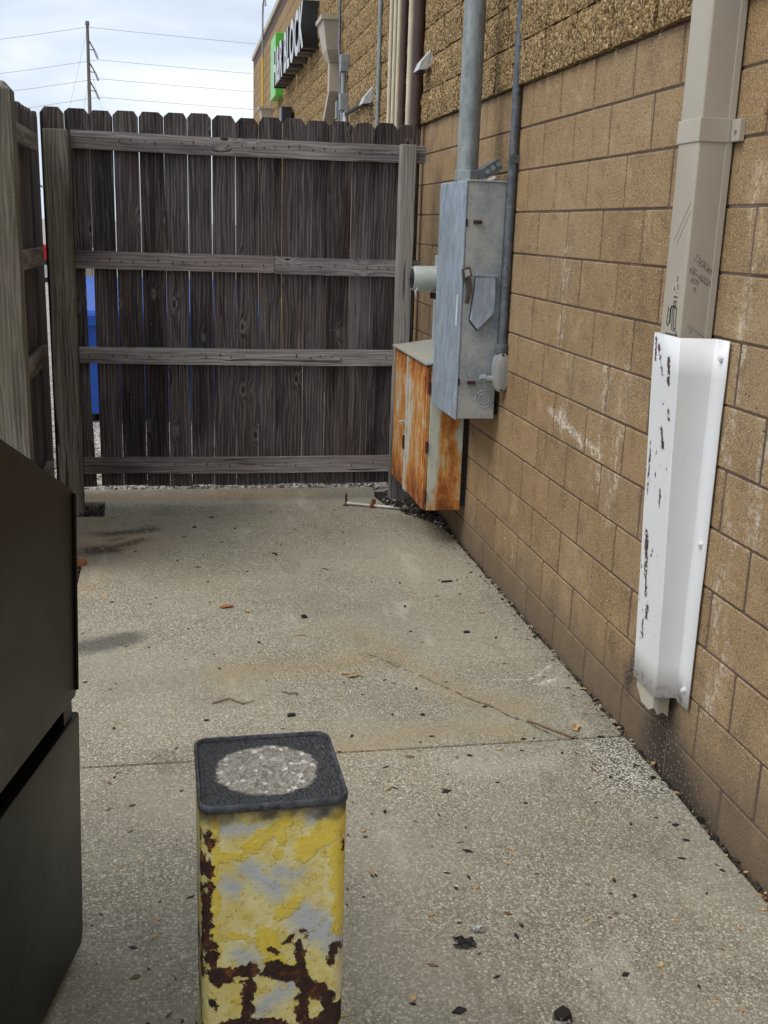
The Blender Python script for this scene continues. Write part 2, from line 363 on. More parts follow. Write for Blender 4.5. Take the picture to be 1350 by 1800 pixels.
def mat_mottle():
    b = NB('mottled_zinc'); p = b.pos(); n1 = b.noise(p, 6, 5, .65, .4); n2 = b.noise(p, 48, 4, .65); s1 = b.noise(b.map(p, (1, 1, .12)), 22, 4, .6)
    c = b.mix(b.step(n1, .32, .68), (.26, .29, .32), (.44, .455, .44)); c = b.mix(b.ma('MULTIPLY', b.step(n2, .5, .7), .45), c, (.58, .58, .55))
    c = b.mix(b.ma('MULTIPLY', b.step(s1, .52, .72), .4), c, (.40, .36, .28))
    sp = b.vor(p, 55); spot = b.ma('MULTIPLY', b.step(sp['Distance'], .22, .08), b.step(b.sepc(sp['Color'])[0], .86, .9)); c = b.mix(b.ma('MULTIPLY', spot, .8), c, (.09, .08, .075))
    return b.out(c, b.ma('ADD', .42, b.ma('MULTIPLY', n2, .3)), .25, b.bump(n2, .15, .002))
def mat_rust(name, amount, paint=(.50, .52, .48), mode=None):
    b = NB(name); p = b.pos(); x, y, z = b.sep(p)
    s1 = b.noise(b.map(p, (1, 1, .34)), 9, 5, .68, .5); s2 = b.noise(p, 34, 5, .7); s3 = b.noise(b.map(p, (1, 1, .15)), 60, 3, .6)
    t = b.ma('ADD', b.ma('MULTIPLY', s1, .72), b.ma('ADD', b.ma('MULTIPLY', s2, .22), b.ma('MULTIPLY', s3, .12)))
    t = b.ma('ADD', t, amount)
    if mode == 'side':
        cr_ = b.ma('ADD', b.ma('MULTIPLY', b.step(x, 1.487, 1.535), .16), b.ma('MULTIPLY', b.step(x, 1.60, 1.65), -.08))
        t = b.ma('ADD', t, b.ma('ADD', cr_, b.ma('ADD', -.10, b.ma('MULTIPLY', b.step(z, .34, .24), .10))))
    if mode == 'front':
        t = b.ma('ADD', t, b.ma('ADD', b.ma('MULTIPLY', b.step(z, .52, .25), .12), b.ma('MULTIPLY', b.step(z, .93, 1.06), .08)))
        t = b.ma('ADD', t, b.ma('MULTIPLY', b.ma('MULTIPLY', b.step(y, 6.52, 6.60), b.step(y, 6.70, 6.68)), -.14))
    col = b.ramp(t, [(.42, paint), (.50, tuple(a*.92 for a in (.52, .45, .32))), (.55, (.58, .27, .065)), (.64, (.38, .125, .026)), (.74, (.19, .05, .014)), (.85, (.08, .024, .012))])
    fl = b.step(b.noise(p, 90, 4, .7), .58, .7)
    col = b.mix(b.ma('MULTIPLY', fl, b.ma('MULTIPLY', b.step(t, .5, .62), .4)), col, (.45, .17, .03))
    return b.out(col, b.ma('ADD', .45, b.ma('MULTIPLY', b.step(t, .45, .6), .45)), .0, b.bump(b.ma('ADD', b.step(t, .48, .56), b.ma('MULTIPLY', s2, .8)), -.4, .003))

M = {}
M['block'] = mat_block(); M['split'] = mat_block(True); M['mortar'] = mat_mortar(); M['concrete'] = mat_concrete()
M['gravel'] = mat_gravel('pale_gravel', (.34, .32, .28), (.56, .53, .48), (.74, .70, .64))
M['sand'] = mat_gravel('joint_sand', (.09, .078, .058), (.20, .175, .135), (.40, .36, .29), 120)
M['soil'] = mat_gravel('dark_soil', (.03, .026, .022), (.075, .065, .052), (.2, .18, .15), 70)
M['stone'] = mat_stone('loose_stone', [(0, (.10, .09, .08)), (.4, (.28, .26, .23)), (.75, (.48, .45, .40)), (1, (.7, .67, .62))])
M['darkstone'] = mat_stone('dark_stone', [(0, (.02, .017, .015)), (.55, (.06, .05, .042)), (.85, (.16, .14, .12)), (1, (.5, .47, .42))])
M['picket'] = mat_wood('weathered_picket', (.024, .021, .021), (.094, .082, .081), (.27, .247, .242), warm=(.105, .073, .062))
M['rail'] = mat_wood('weathered_rail', (.10, .094, .094), (.31, .292, .286), (.52, .50, .485), axis='X', knots=1.0, warm=(.24, .20, .175))
M['rail_y'] = mat_wood('weathered_side_rail', (.10, .094, .09), (.27, .25, .235), (.48, .45, .42), axis='Y', knots=.8, warm=(.10, .075, .06))
M['post'] = mat_wood('weathered_post', (.06, .057, .05), (.215, .203, .175), (.41, .39, .345), green=.3, warm=(.20, .16, .12))
M['post_pale'] = mat_wood('pale_post', (.16, .153, .142), (.34, .328, .306), (.50, .49, .465), green=.12, knots=.3, warm=(.15, .14, .125))
M['galv'] = mat_mottle(); M['galv_blue'] = mat_galv('galvanised_front', (.38, .46, .55), .35)
M['pipe'] = mat_galv('galvanised_pipe', (.25, .285, .29), .5); M['conduit'] = mat_galv('steel_conduit', (.085, .10, .12), .15)
M['meter'] = mat_plain('meter_grey', (.40, .43, .40), .5, 0, .12); M['greybox'] = mat_plain('grey_enclosure', (.42, .46, .48), .5, 0, .15)
M['rust_front'] = mat_rust('rusted_doors', .03, (.66, .62, .54), 'front'); M['rust_side'] = mat_rust('rusted_side', .0, (.56, .58, .50), 'side'); M['rust_top'] = mat_rust('rusted_roof', -.12, (.36, .38, .36))
M['latch'] = mat_plain('rusted_latch', (.055, .026, .014), .8, 0, .6, 60)
M['dark'] = mat_plain('dark_iron', (.022, .02, .018), .6, .3, .4); M['rusty_iron'] = mat_rust('rusty_iron', .26)
M['beige'] = mat_plain('beige_paint', (.44, .395, .325), .45, 0, .06, 5, .03); M['beige2'] = mat_plain('beige_spout', (.42, .36, .28), .5, 0, .1)
M['cream'] = mat_plain('cream_pipe', (.62, .56, .42), .5, 0, .14, 8); M['maroon'] = mat_plain('maroon_pipe', (.062, .028, .023), .55, 0, .25, 8)
M['alu'] = mat_plain('aluminium', (.58, .58, .57), .4, .4, .2); M['pvc'] = mat_plain('pale_steel', (.58, .57, .54), .45, .2, .3, 30)
M['bin'] = None
M['green'] = mat_plain('sign_green', (.10, .50, .06), .35, 0, .04); M['letter_face'] = mat_plain('letter_white', (.50, .51, .53), .35, 0, .03)
M['letter_side'] = mat_plain('letter_return', (.02, .021, .025), .35, 0, .2)
M['blue'] = mat_plain('blue_paint', (.012, .09, .46), .4, 0, .18, 6); M['yellowp'] = mat_plain('yellow_paint', (.75, .48, .03), .5, 0, .15)
M['wire'] = mat_plain('wire_grey', (.36, .37, .40), .6); M['polewood'] = mat_plain('pole_wood', (.15, .125, .105), .8, 0, .3, 3)
M['red'] = mat_plain('red_paint', (.42, .015, .012), .3, 0, .1); M['glass'] = mat_plain('dark_glass', (.02, .025, .03), .1, 0, .1); M['rubber'] = mat_plain('rubber', (.02, .02, .02), .8)
M['leafgreen'] = mat_plain('foliage', (.07, .12, .03), .7, 0, .5, 3); M['bark'] = mat_plain('bark', (.10, .075, .055), .9, 0, .4)
M['leaf_orange'] = mat_plain('dry_leaf_orange', (.45, .16, .05), .7, 0, .4, 60); M['leaf_brown'] = mat_plain('dry_leaf_brown', (.20, .11, .05), .8, 0, .5, 60)
M['chip'] = mat_plain('wood_chip', (.52, .34, .17), .8, 0, .35, 60); M['black'] = mat_plain('black_scrap', (.014, .013, .013), .6, 0, .4, 40); M['ink'] = mat_plain('marker_ink', (.05, .055, .06), .6, 0, .2)
M['scratch'] = mat_plain('scratched_ink', (.17, .145, .115), .6, 0, .2)
M['foil'] = mat_plain('silver_foil', (.6, .62, .6), .3, .6, .4, 60); M['brickbit'] = mat_plain('brick_orange', (.38, .15, .06), .9, 0, .3, 30)
def mat_bin():
    b = NB('black_steel'); p = b.pos(); n = b.noise(p, 2.2, 5, .6); s = b.noise(b.map(p, (1, 1, .12)), 24, 4, .65)
    c = b.mix(b.step(n, .3, .7), (.002, .0021, .0022), (.005, .0052, .0053)); c = b.mix(b.ma('MULTIPLY', b.step(s, .62, .78), .5), c, (.015, .0152, .015))
    sc_ = b.step(b.noise(b.map(p, (2.2, 2.2, .16)), 30, 2, .5), .70, .712); c = b.mix(b.ma('MULTIPLY', sc_, .8), c, (.003, .003, .003))
    sm_ = b.step(b.noise(p, 7, 5, .7), .58, .75); c = b.mix(b.ma('MULTIPLY', sm_, .5), c, (.020, .0203, .020))
    return b.out(c, b.ma('ADD', .22, b.ma('MULTIPLY', n, .35)), 0, b.bump(b.ma('ADD', n, b.ma('MULTIPLY', sc_, -.3)), .3, .015), .28)
M['bin'] = mat_bin()

# ------------------------------------------------------------------ ground, slabs
def sheet(name, x0, x1, y0, y1, z, mat):
    return kind(MB().quad([(x0,y0,z),(x1,y0,z),(x1,y1,z),(x0,y1,z)]).build(name, mat), 'structure')
sheet('ground', -900, 900, -400, 1500, -.075, M['gravel'])
kind(MB().box(-1.3, WX, -3, 7.66, -.074, -.035).build('soil_bed', M['soil']), 'structure')
# far slab, with a notch left open round each left-hand post
SE = 1.672                       # slab edge beside the wall
from mathutils import noise as mnz
def sm(d, r, so):
    t = max(0., min(1., (r + so - d)/(2*so))); return t*t*(3-2*t)
def sg_d(x, y, a, c):
    bx, by = c[0]-a[0], c[1]-a[1]; l = bx*bx+by*by or 1e-9; h = max(0., min(1., ((x-a[0])*bx+(y-a[1])*by)/l)); return math.hypot(x-a[0]-bx*h, y-a[1]-by*h)
MARKS = {'rust': [((-.6,7.5),(.9,7.5),.05,.22,.9), ((-.45,6.3),(-.3,6.35),.10,.24,.7), ((-.5,5.5),(-.5,6.9),.02,.15,.45), ((.9,7.45),(1.3,7.4),.02,.15,.35)],
 'tan': [((.15,4.30),(.72,4.42),.06,.20,1), ((.82,4.5),(1.3,3.80),.03,.15,1), ((.45,3.64),(1.15,3.64),.03,.12,1), ((.75,4.75),(.9,4.5),.02,.2,.8), ((-.3,5.9),(.1,5.6),.05,.3,.3)],
 'oil': [((-.43,4.70),(-.27,4.77),.085,.03,1)],
 'burn': [((-.52,6.18),(-.40,6.22),.075,.05,1), ((-.48,6.55),(-.28,6.62),.06,.06,1), ((-.36,6.30),(-.28,6.35),.04,.05,1), ((-.45,6.38),(-.42,6.42),.02,.04,1)],
 'pad': [((.05,4.92),(.22,5.02),.012,.03,.5), ((.03,4.05),(.28,4.1),.02,.08,.4), ((1.45,6.75),(1.62,6.2),.05,.2,.5), ((.2,3.3),(.3,3.25),.01,.05,.2), ((1.0,5.9),(1.05,5.9),.02,.04,.4)],
 'wash': [((1.63,3.47),(1.60,3.2),.10,.16,1)],
 'ash': [((.95,3.42),(1.25,3.35),.04,.14,.7), ((.85,4.2),(1.0,4.1),.02,.1,.4), ((1.5,4.05),(1.62,4.2),.02,.06,.5)],
 'soil': [((1.70,-3),(1.70,6.6),.04,.14,1)]}
def slab_poly(name, pts):
    ar = MB().prism([(x, y, -.12) for x, y in pts], [(x, y, 0) for x, y in pts])
    me = ar.mesh(name, M['concrete'], bevel=.006, seg=2)
    bm_ = bmesh.new(); bm_.from_mesh(me)
    xs = [p[0] for p in pts]; ys = [p[1] for p in pts]
    if max(xs) > 0:
        for lo_, hi_, ax in ((max(min(xs), -.85), max(xs), 0), (max(min(ys), 1.6), max(ys), 1)):
            q_ = lo_ + .02
            while q_ < hi_:
                co = (q_, 0, 0) if ax == 0 else (0, q_, 0); no = (1, 0, 0) if ax == 0 else (0, 1, 0)
                bmesh.ops.bisect_plane(bm_, geom=bm_.verts[:]+bm_.edges[:]+bm_.faces[:], plane_co=co, plane_no=no, dist=1e-6); q_ += .045
    bm_.to_mesh(me); bm_.free()
    cos = [v.co.copy() for v in me.vertices]
    for an, segs in MARKS.items():
        at = me.attributes.new(an, 'FLOAT', 'POINT'); vals = []
        for v in cos:
            w_ = mnz.noise_vector(Vector((v.x*3.2, v.y*3.2, 1.7)))*.10 + mnz.noise_vector(Vector((v.x*9, v.y*9, 4.2)))*.035
            k_ = .35 if an == 'oil' else 1.0
            x, y = v.x + w_.x*k_, v.y + w_.y*k_; m_ = 0.
            for a, c, r_, so_, g_ in segs: m_ = max(m_, g_*sm(sg_d(x, y, a, c), r_, so_))
            if an == 'wash' and v.y > 3.548: m_ = 0.
            vals.append(m_)
        at.data.foreach_set('value', vals)
    return kind(place(me, name), 'structure')
edge = []
rr = random.Random(3)
yy = 3.556
while yy < 6.9:
    edge.append((SE + rr.uniform(-.006, .006), yy)); yy += .22
slab_poly('far_slab', [(-1.3, 3.556)] + edge + [(1.655, 6.55), (1.60, 6.85), (1.50, 7.02), (1.40, 7.10), (1.36, 7.36), (1.40, 7.68), (-1.3, 7.70), (-1.3, 7.34), (-.53, 7.34), (-.515, 6.955), (-1.3, 6.955), (-1.3, 5.985), (-.572, 5.985), (-.562, 5.42), (-1.3, 5.42)])
edge = []
yy = -2.9
while yy < 3.5:
    edge.append((SE + rr.uniform(-.006, .006), yy)); yy += .25
slab_poly('near_slab', [(-1.3, -3)] + [(SE, -3)] + edge + [(SE, 3.546), (-1.3, 3.544)])
kind(MB().box(-1.3, SE, 3.535, 3.562, -.05, -.0055).build('joint_filler', M['sand']), 'structure')
slab_poly('left_slab', [(-6, -3), (-1.31, -3), (-1.31, 7.7), (-6, 7.7)])

# loose stones: one joined scatter per place
def stones(name, mat, n, place_fn, rmin, rmax, seed, flat=.6):
    rg = random.Random(seed); b = MB()
    for _ in range(n):
        x, y, z = place_fn(rg); r = rmin + (rmax - rmin)*rg.random()**2
        a = rg.uniform(0, 6.28); ca, sa = math.cos(a), math.sin(a); k = len(b.v)
        ax, ay, az = r*rg.uniform(.7, 1.3), r*rg.uniform(.6, 1.0), r*flat*rg.uniform(.7, 1.2)
        loc = [(-1,0,0),(0,-1,0),(1,0,0),(0,1,0),(.2,.1,1),(-.1,0,-1)]
        loc = [(u*ax*rg.uniform(.75, 1.2), v*ay*rg.uniform(.75, 1.2), w*az) for u, v, w in loc]
        # split belts make it less of a pure octahedron
        b.v += [(x+u*ca-v*sa, y+u*sa+v*ca, z+w+az*.4) for u, v, w in loc]
        for f in ((0,1,4),(1,2,4),(2,3,4),(3,0,4),(1,0,5),(2,1,5),(3,2,5),(0,3,5)): b.f.append(tuple(k+i for i in f)); b.mi.append(0)
    return kind(b.build(name, mat), 'stuff')
def lab(o, l, c): tag(o, l, c); return o
lab(stones('gravel', M['stone'], 2600, lambda g: (g.uniform(-1.6, 1.65), 7.70 + 1.6*g.random()**1.5, -.07 + .05*g.random()), .012, .03, 1), 'pale loose gravel strip beyond the slab under the fence', 'gravel')
lab(stones('wall_gap_debris', M['darkstone'], 1500, lambda g: (g.uniform(SE+.002, WX-.004), g.uniform(1.6, 6.6), -.03 + .022*g.random()), .004, .011, 2), 'dark grit and crumbs filling the gap along the block wall', 'debris')
lab(stones('post_hole_dirt', M['darkstone'], 900, lambda g: ((g.uniform(-1.0, -.54), g.uniform(6.97, 7.32), -.03 + .02*g.random()) if g.random() < .6 else (g.uniform(-.9, -.58), g.uniform(5.45, 5.96), -.03 + .02*g.random())), .006, .018, 3), 'dark soil and stones in the open holes round the left posts', 'soil')
lab(stones('corner_dirt', M['darkstone'], 1300, lambda g: (lambda t: (1.40 + .28*t, 7.18 - .75*t*g.uniform(.3, 1.0) + g.gauss(0, .05), -.02 + .05*g.random()))(g.random()), .006, .02, 4), 'heap of dark leaf litter below the rusty cabinet', 'soil')

# ------------------------------------------------------------------ block building
bld = thing('block_building', 'tan concrete block building with rough split face band along the alley', 'building', (0, 0, 0))
YN, YF, ZT = -2.6, 26.0, 5.53
MB().box(WX+.0045, 13, YN, YF-.02, -.3, ZT-.1).build('mortar_core', M['mortar'], bld)
MB().box(WX-.03, 13.05, YN-.03, YF+.03, ZT-.10, ZT).build('coping', M['beige2'], bld, bevel=.006)
bw, bh = CL-.0135, CH-.0075
def block_mesh(w, name='block'):
    return MB().box(0, .1, -w/2, w/2, 0, bh).mesh(name, M['block'], bevel=.004, seg=1)
bm_full = block_mesh(bw)
def split_mesh(i, w):
    g = random.Random(100+i); b = MB(); nx, nz_ = 7, 4
    P = {}
    for a in range(nx+1):
        for c in range(nz_+1):
            edge_ = a in (0, nx) or c in (0, nz_)
            d = g.uniform(-.020, -.006) if edge_ else g.uniform(-.034, -.014)
            P[a, c] = len(b.v); b.v.append((d-.012, -w/2 + w*a/nx + (0 if a in (0, nx) else g.uniform(-.012, .012)), bh*c/nz_ + (0 if c in (0, nz_) else g.uniform(-.01, .01))))
    for a in range(nx):
        for c in range(nz_):
            q = [P[a, c], P[a+1, c], P[a+1, c+1], P[a, c+1]]
            if g.random() < .5: b.f += [(q[0], q[1], q[2]), (q[0], q[2], q[3])]
            else: b.f += [(q[0], q[1], q[3]), (q[1], q[2], q[3])]
            b.mi += [0, 0]
    ring = [P[a, 0] for a in range(nx+1)] + [P[nx, c] for c in range(1, nz_+1)] + [P[a, nz_] for a in range(nx-1, -1, -1)] + [P[0, c] for c in range(nz_-1, 0, -1)]
    k = len(b.v)
    for q in ring: b.v.append((.06, b.v[q][1], b.v[q][2]))
    for i_ in range(len(ring)):
        j = (i_+1) % len(ring); b.f.append((ring[i_], ring[j], k+j, k+i_)); b.mi.append(0)
    me = b.mesh('split_block', M['split']); me.polygons.foreach_set('use_smooth', [True]*len(me.polygons)); me.set_sharp_from_angle(angle=R(50))
    return me
splits = [split_mesh(i, bw-.004) for i in range(7)]
rb = random.Random(11)
cand = []
for kk in range(-10, 17):                         # course between bed joint kk and kk+1
    zb = Z0 + kk*CH + .005
    if zb + bh > ZT - .1: continue
    offs = 0.0 if (kk+1) % 2 else .5              # joints at whole or half numbers
    n = -52
    while True:
        yc = Y0 - (n + offs + .5)*CL; n += 1
        if yc < YN + .21: break
        if yc > YF - .21: continue
        is_split = 3 <= kk <= 11 and yc < 20.6
        cand.append((kk, yc, zb, is_split))
vis = [c for c in cand if 2.2 < c[1] and c[2] < 2.02 + .183*(c[1]+.2) and not (c[2] < 2.45 and c[1] > 8.25)]
vis.sort(key=lambda c: c[1]*(1.0 if not c[3] else 1.0)); vis = set(vis[:300])
rest_s, rest_b = MB(), MB()
for c in cand:
    kk, yc, zb, isp = c
    if c in vis:
        me = rb.choice(splits) if isp else bm_full
        o = place(me, 'split_block' if isp else 'block', bld, (WX + rb.uniform(-.0012, .0012), yc + rb.uniform(-.0015, .0015), zb + rb.uniform(-.001, .001)))
    else:
        tgt = rest_s if isp else rest_b; me = rb.choice(splits) if isp else bm_full; k0 = len(tgt.v)
        tgt.v += [(v.co.x+WX, v.co.y+yc, v.co.z+zb) for v in me.vertices]
        for p in me.polygons: tgt.f.append(tuple(k0+i for i in p.vertices)); tgt.mi.append(0)
kind(rest_b.build('far_blocks', M['block'], bld), 'stuff'); kind(rest_s.build('far_split_blocks', M['split'], bld), 'stuff')

# ------------------------------------------------------------------ back fence
fence = thing('wooden_fence', 'tall weathered dog-eared picket fence closing the end of the alley', 'fence', (0, 7.28, 0))
FS = 7.28/7.14
pe = [-.823,-.686,-.680,-.543,-.536,-.401,-.391,-.248,-.237,-.100,-.086,.048,.059,.198,.209,.350,.357,.499,.503,.641,.652,.793,.798,.945,.949,1.094,1.103,1.243,1.247,1.390,1.393,1.538]
rf = random.Random(5)
def picket(w, h, notch=None, ear=.028, th=.018):
    e1, e2 = ear*rf.uniform(.8, 1.15), ear*rf.uniform(.8, 1.15)
    if notch:
        za, zb2, d = notch
        pts = [(-w/2, 0), (w/2-d*.55, 0), (w/2-d*.9, za*.5), (w/2-d, zb2-.04), (w/2-.003, zb2), (w/2, h-e1), (w/2-e2, h), (-w/2+e1, h), (-w/2, h-e2)]
    else:
        pts = [(-w/2, 0)] + [(w/2, 0)] + [(w/2 + rf.uniform(-.0022, .0016), h*q) for q in (.25, .5, .75)] + [(w/2, h-e1*1.2), (w/2-e2, h), (-w/2+e1, h), (-w/2, h-e2*1.2)] + [(-w/2 + rf.uniform(-.0016, .0022), h*q) for q in (.75, .5, .25)]
    # polygon in xz, extruded along +y
    return MB().prism([(x, 0, z) for x, z in pts], [(x, th, z) for x, z in pts])
for i in range(16):
    a, c = pe[2*i]*FS, pe[2*i+1]*FS
    gapw = max(.0075, pe[2*i+2]*FS - c) if i < 15 else .008
    nx_ = pe[2*i+2]*FS if i < 15 else c + .006
    c = nx_ - .0027; w = c - a; z0 = .125 + rf.uniform(-.006, .006)
    h = 2.54 + rf.uniform(-.008, .008) - z0
    notch = (1.2, 1.50, .052) if i == 1 else None
    picket(w, h, notch).build('picket', M['picket'], fence, ((a+c)/2, rf.uniform(-.002, .002), z0), (rf.uniform(-.003, .003), rf.uniform(-.0005, .0005), 0), bevel=.0015, seg=1)
def rail(x0, x1, z0, z1, y0=-.042, y1=-.003, sag=.006):
    b = MB(); n = 8; st = []
    for i in range(n+1):
        t = i/n; x = x0 + (x1-x0)*t; s = -sag*4*t*(1-t) + rf.uniform(-.0015, .0015)
        st.append([(x, y0+rf.uniform(-.001, .001), z0+s), (x, y1, z0+s), (x, y1, z1+s), (x, y0+rf.uniform(-.001, .001), z1+s)])
    for i in range(n):
        for j in range(4): b.quad([st[i][j], st[i+1][j], st[i+1][(j+1)%4], st[i][(j+1)%4]])
    b.quad(st[0]); b.quad(list(reversed(st[n])))
    me = b
    return me
def add_rail(x0, x1, z0, z1, parent=fence, mat='rail', **k):
    b = rail(x0, x1, z0, z1, **k); o = b.build('rail', M[mat], parent); bmx = bmesh.new(); bmx.from_mesh(o.data); bmesh.ops.remove_doubles(bmx, verts=bmx.verts, dist=.0004)
    bmesh.ops.recalc_face_normals(bmx, faces=bmx.faces); bmx.to_mesh(o.data); bmx.free(); return o
add_rail(-.655, 1.605, 2.302, 2.412); add_rail(-.655, .61, 1.572, 1.682, sag=.002); add_rail(.613, 1.60, 1.566, 1.676, sag=.002)
add_rail(-.655, 1.60, .966, 1.072); add_rail(-.655, 1.60, .222, .332)
nails = MB()
for i in range(16):
    for zr in (2.36, 1.625, 1.02, .275):
        for dx_ in (-.035, .035):
            if rf.random() < .8:
                xc = (pe[2*i]+pe[2*i+1])/2*FS + dx_ + rf.uniform(-.008, .008)
                if -.64 < xc < 1.41: nails.tube([(xc, -.0415, zr+rf.uniform(-.02, .02)), (xc, -.0445, zr+rf.uniform(-.001, .001))], .004, 6)
kind(nails.build('nail_heads', M['rusty_iron'], fence), 'stuff')
def post(parent, x0, x1, y0, y1, z0, z1, mat, top='flat'):
    b = MB(); n = 9; st = []
    for i in range(n+1):
        z = z0 + (z1-z0)*i/n; j = [rf.uniform(-.003, .003) for _ in range(4)]
        st.append([(x0+j[0], y0+j[1], z), (x1+j[2], y0+j[1], z), (x1+j[2], y1+j[3], z), (x0+j[0], y1+j[3], z)])
    k = []
    for s in st:
        k.append(len(b.v)); b.v += s
    for i in range(n):
        for j in range(4): b.f.append((k[i]+j, k[i]+(j+1)%4, k[i+1]+(j+1)%4, k[i+1]+j)); b.mi.append(0)
    b.f.append(tuple(k[0]+j for j in (3,2,1,0))); b.mi.append(0)
    if top == 'flat': b.f.append(tuple(k[n]+j for j in range(4))); b.mi.append(0)
    else:
        cx, cy = (x0+x1)/2, (y0+y1)/2; kk_ = len(b.v)
        b.v += [(cx-.03, cy-.03, z1+.045), (cx+.035, cy-.03, z1+.04), (cx+.035, cy+.03, z1+.042), (cx-.03, cy+.03, z1+.045)]
        for j in range(4): b.f.append((k[n]+j, k[n]+(j+1)%4, kk_+(j+1)%4, kk_+j)); b.mi.append(0)
        b.f.append(tuple(kk_+j for j in range(4))); b.mi.append(0)
    return b.build('post', M[mat], parent, bevel=.005, seg=2)
post(fence, -.805, -.66, -.20, -.043, -.1, 2.40, 'post')
post(fence, 1.425, 1.525, -.125, -.044, -.1, 2.412, 'post_pale')

lf = thing('side_fence', 'short run of side fence beside the leftmost post with the cut top', 'fence', (-.87, 5.7, 0))
y_ = .16
while y_ < 1.88:
    w = rf.uniform(.132, .142); h = 2.49 + .03*(y_/1.4) + rf.uniform(-.008, .008) - .1
    picket(w, h).build('picket', M['picket'], lf, (-.02, y_+w/2, .1), (0, 0, R(90)), bevel=.0015, seg=1)
    y_ += w + .009
for za, zb_ in ((2.262, 2.362), (1.60, 1.70), (1.0, 1.10), (.25, .35)):
    o = add_rail(0, 1.0, za, zb_, lf, 'rail_y', y0=-.04, y1=0, sag=.002)
    for v in o.data.vertices:
        x_, yq = v.co.x, v.co.y; v.co.x = -yq; v.co.y = .14 + x_*1.235
    o.data.flip_normals()
post(lf, -.06, .085, .0, .145, -.1, 2.47, 'post', 'cut')

# ------------------------------------------------------------------ electrical gear on the wall
disc = thing('safety_switch', 'tall grey galvanised disconnect box with side handle on the wall', 'electrical box', (1.46, 5.54, .89))
MB().box(0, .012, .0, .56, .002, 1.24).build('door', M['galv_blue'], disc, loc=(-.014, 0, 0), bevel=.004)
MB().box(0, .205, .004, .556, .006, 1.236).build('enclosure', M['galv'], disc, bevel=.004)
MB().box(-.004, .206, -.004, .56, 1.237, 1.246).build('top_flange', M['galv'], disc, bevel=.002)
for z_ in (.02, 1.15): MB().box(.206, .2385, .05, .5, z_, z_+.045).build('mounting_strut', M['dark'], disc)
hb = MB(); sy = -.022
cov = [(.062, .76), (.166, .763), (.172, .578), (.083, .487), (.042, .535)]
MB().prism([(x, .003, z) for x, z in cov], [(x, sy, z) for x, z in cov]).build('handle_cover', M['galv_blue'], disc, bevel=.003)
MB().prism([(.107+(x-.107)*1.06, .0035, .63+(z-.63)*1.05) for x, z in cov], [(.107+(x-.107)*1.06, -.002, .63+(z-.63)*1.05) for x, z in cov]).build('cover_gap_shade', M['dark'], disc)  # added thin dark plate, stands in for the shaded gap round the handle cover
MB().box(.058, .170, -.026, -.0, .764, .772).build('cover_lip', M['galv_blue'], disc)
h = thing_h = MB()
h.prism([(x, -.040, z) for x, z in ((-.022, .80), (.020, .815), (.034, .765), (-.012, .742))], [(x, -.016, z) for x, z in ((-.022, .80), (.020, .815), (.034, .765), (-.012, .742))])
h.prism([(x, -.034, z) for x, z in ((-.004, .745), (.030, .756), (.042, .70), (.024, .62), (.004, .625), (.012, .69))], [(x, -.013, z) for x, z in ((-.004, .745), (.030, .756), (.042, .70), (.024, .62), (.004, .625), (.012, .69))])
M['handle'] = mat_plain('handle_brown_grey', (.11, .095, .088), .45, .4, .2)
hd = h.build('handle', M['handle'], disc, bevel=.004)
MB().prism([(x, -.0425, z) for x, z in ((-.010, .794), (.014, .80), (.022, .770), (-.004, .758))], [(x, -.0395, z) for x, z in ((-.010, .794), (.014, .80), (.022, .770), (-.004, .758))]).build('grip_recess', M['alu'], hd)
for (xa, za) in ((.035, 1.028), (.045, .195)): MB().box(xa, xa+.045, -.014, .004, za, za+.018).build('latch', M['latch'], disc, bevel=.003)
for za in (1.02, .195): MB().box(-.006, .004, -.004, .004, za-.006, za+.03).build('hasp', M['dark'], disc)
ring = MB()
for r_ in (.046, .030):
    pts = [(.146 + r_*math.cos(a*math.pi/12), .0035, .115 + r_*math.sin(a*math.pi/12)) for a in range(25)]
    ring.tube(pts, .003, 5, False)
ring.build('knockout', M['galv'], disc)
lbm = mat_plain('white_sticker', (.72, .74, .75), .5, 0, .06)
MB().box(-.0155, -.0135, .055, .075, .50, .665).build('sticker', lbm, disc)

lb = thing('conduit_fitting', 'grey oval conduit body screwed to the side of the disconnect box', 'fitting', (1.668, 5.475, 1.055)); lb.scale = (1.45, 1.1, 1.08)
ov = [(.030*math.cos(a) * 1.0, .068*math.sin(a)+(.03 if math.sin(a) > 0 else -.03)) for a in [i*math.pi/12 for i in range(24)]]
M['fit'] = mat_plain('cast_grey', (.36, .38, .38), .4, .3, .1)
bodyf = MB().prism([(x, .026, z+.098) for x, z in ov], [(x, -.026, z+.098) for x, z in ov]).build('body', M['fit'], lb, bevel=.006, smooth=40)
MB().prism([(x*.86, -.026, z*.93+.098) for x, z in ov], [(x*.86, -.032, z*.93+.098) for x, z in ov]).build('cover_plate', mat_plain('cast_pale', (.46, .46, .44), .4, .3, .08), lb, bevel=.003, smooth=40)
MB().prism([(x*.5, -.031, z*.78+.098) for x, z in ov], [(x*.5, -.035, z*.78+.098) for x, z in ov]).build('cover_ridge', M['fit'], lb, bevel=.002, smooth=40)
MB().tube([(0, 0, .19), (0, 0, .235)], .027, 14).build('collar', M['conduit'], lb, bevel=.002, smooth=40)
MB().tube([(-.02, .01, .06), (-.075, .02, .06)], .018, 12).tube([(-.052, .016, .06), (-.070, .019, .06)], .026, 6).build('lock_nut', M['pipe'], lb, smooth=30)
for z_ in (.012, .184): MB().tube([(0, -.031, z_), (0, -.035, z_)], .005, 8).build('screw', M['dark'], lb)

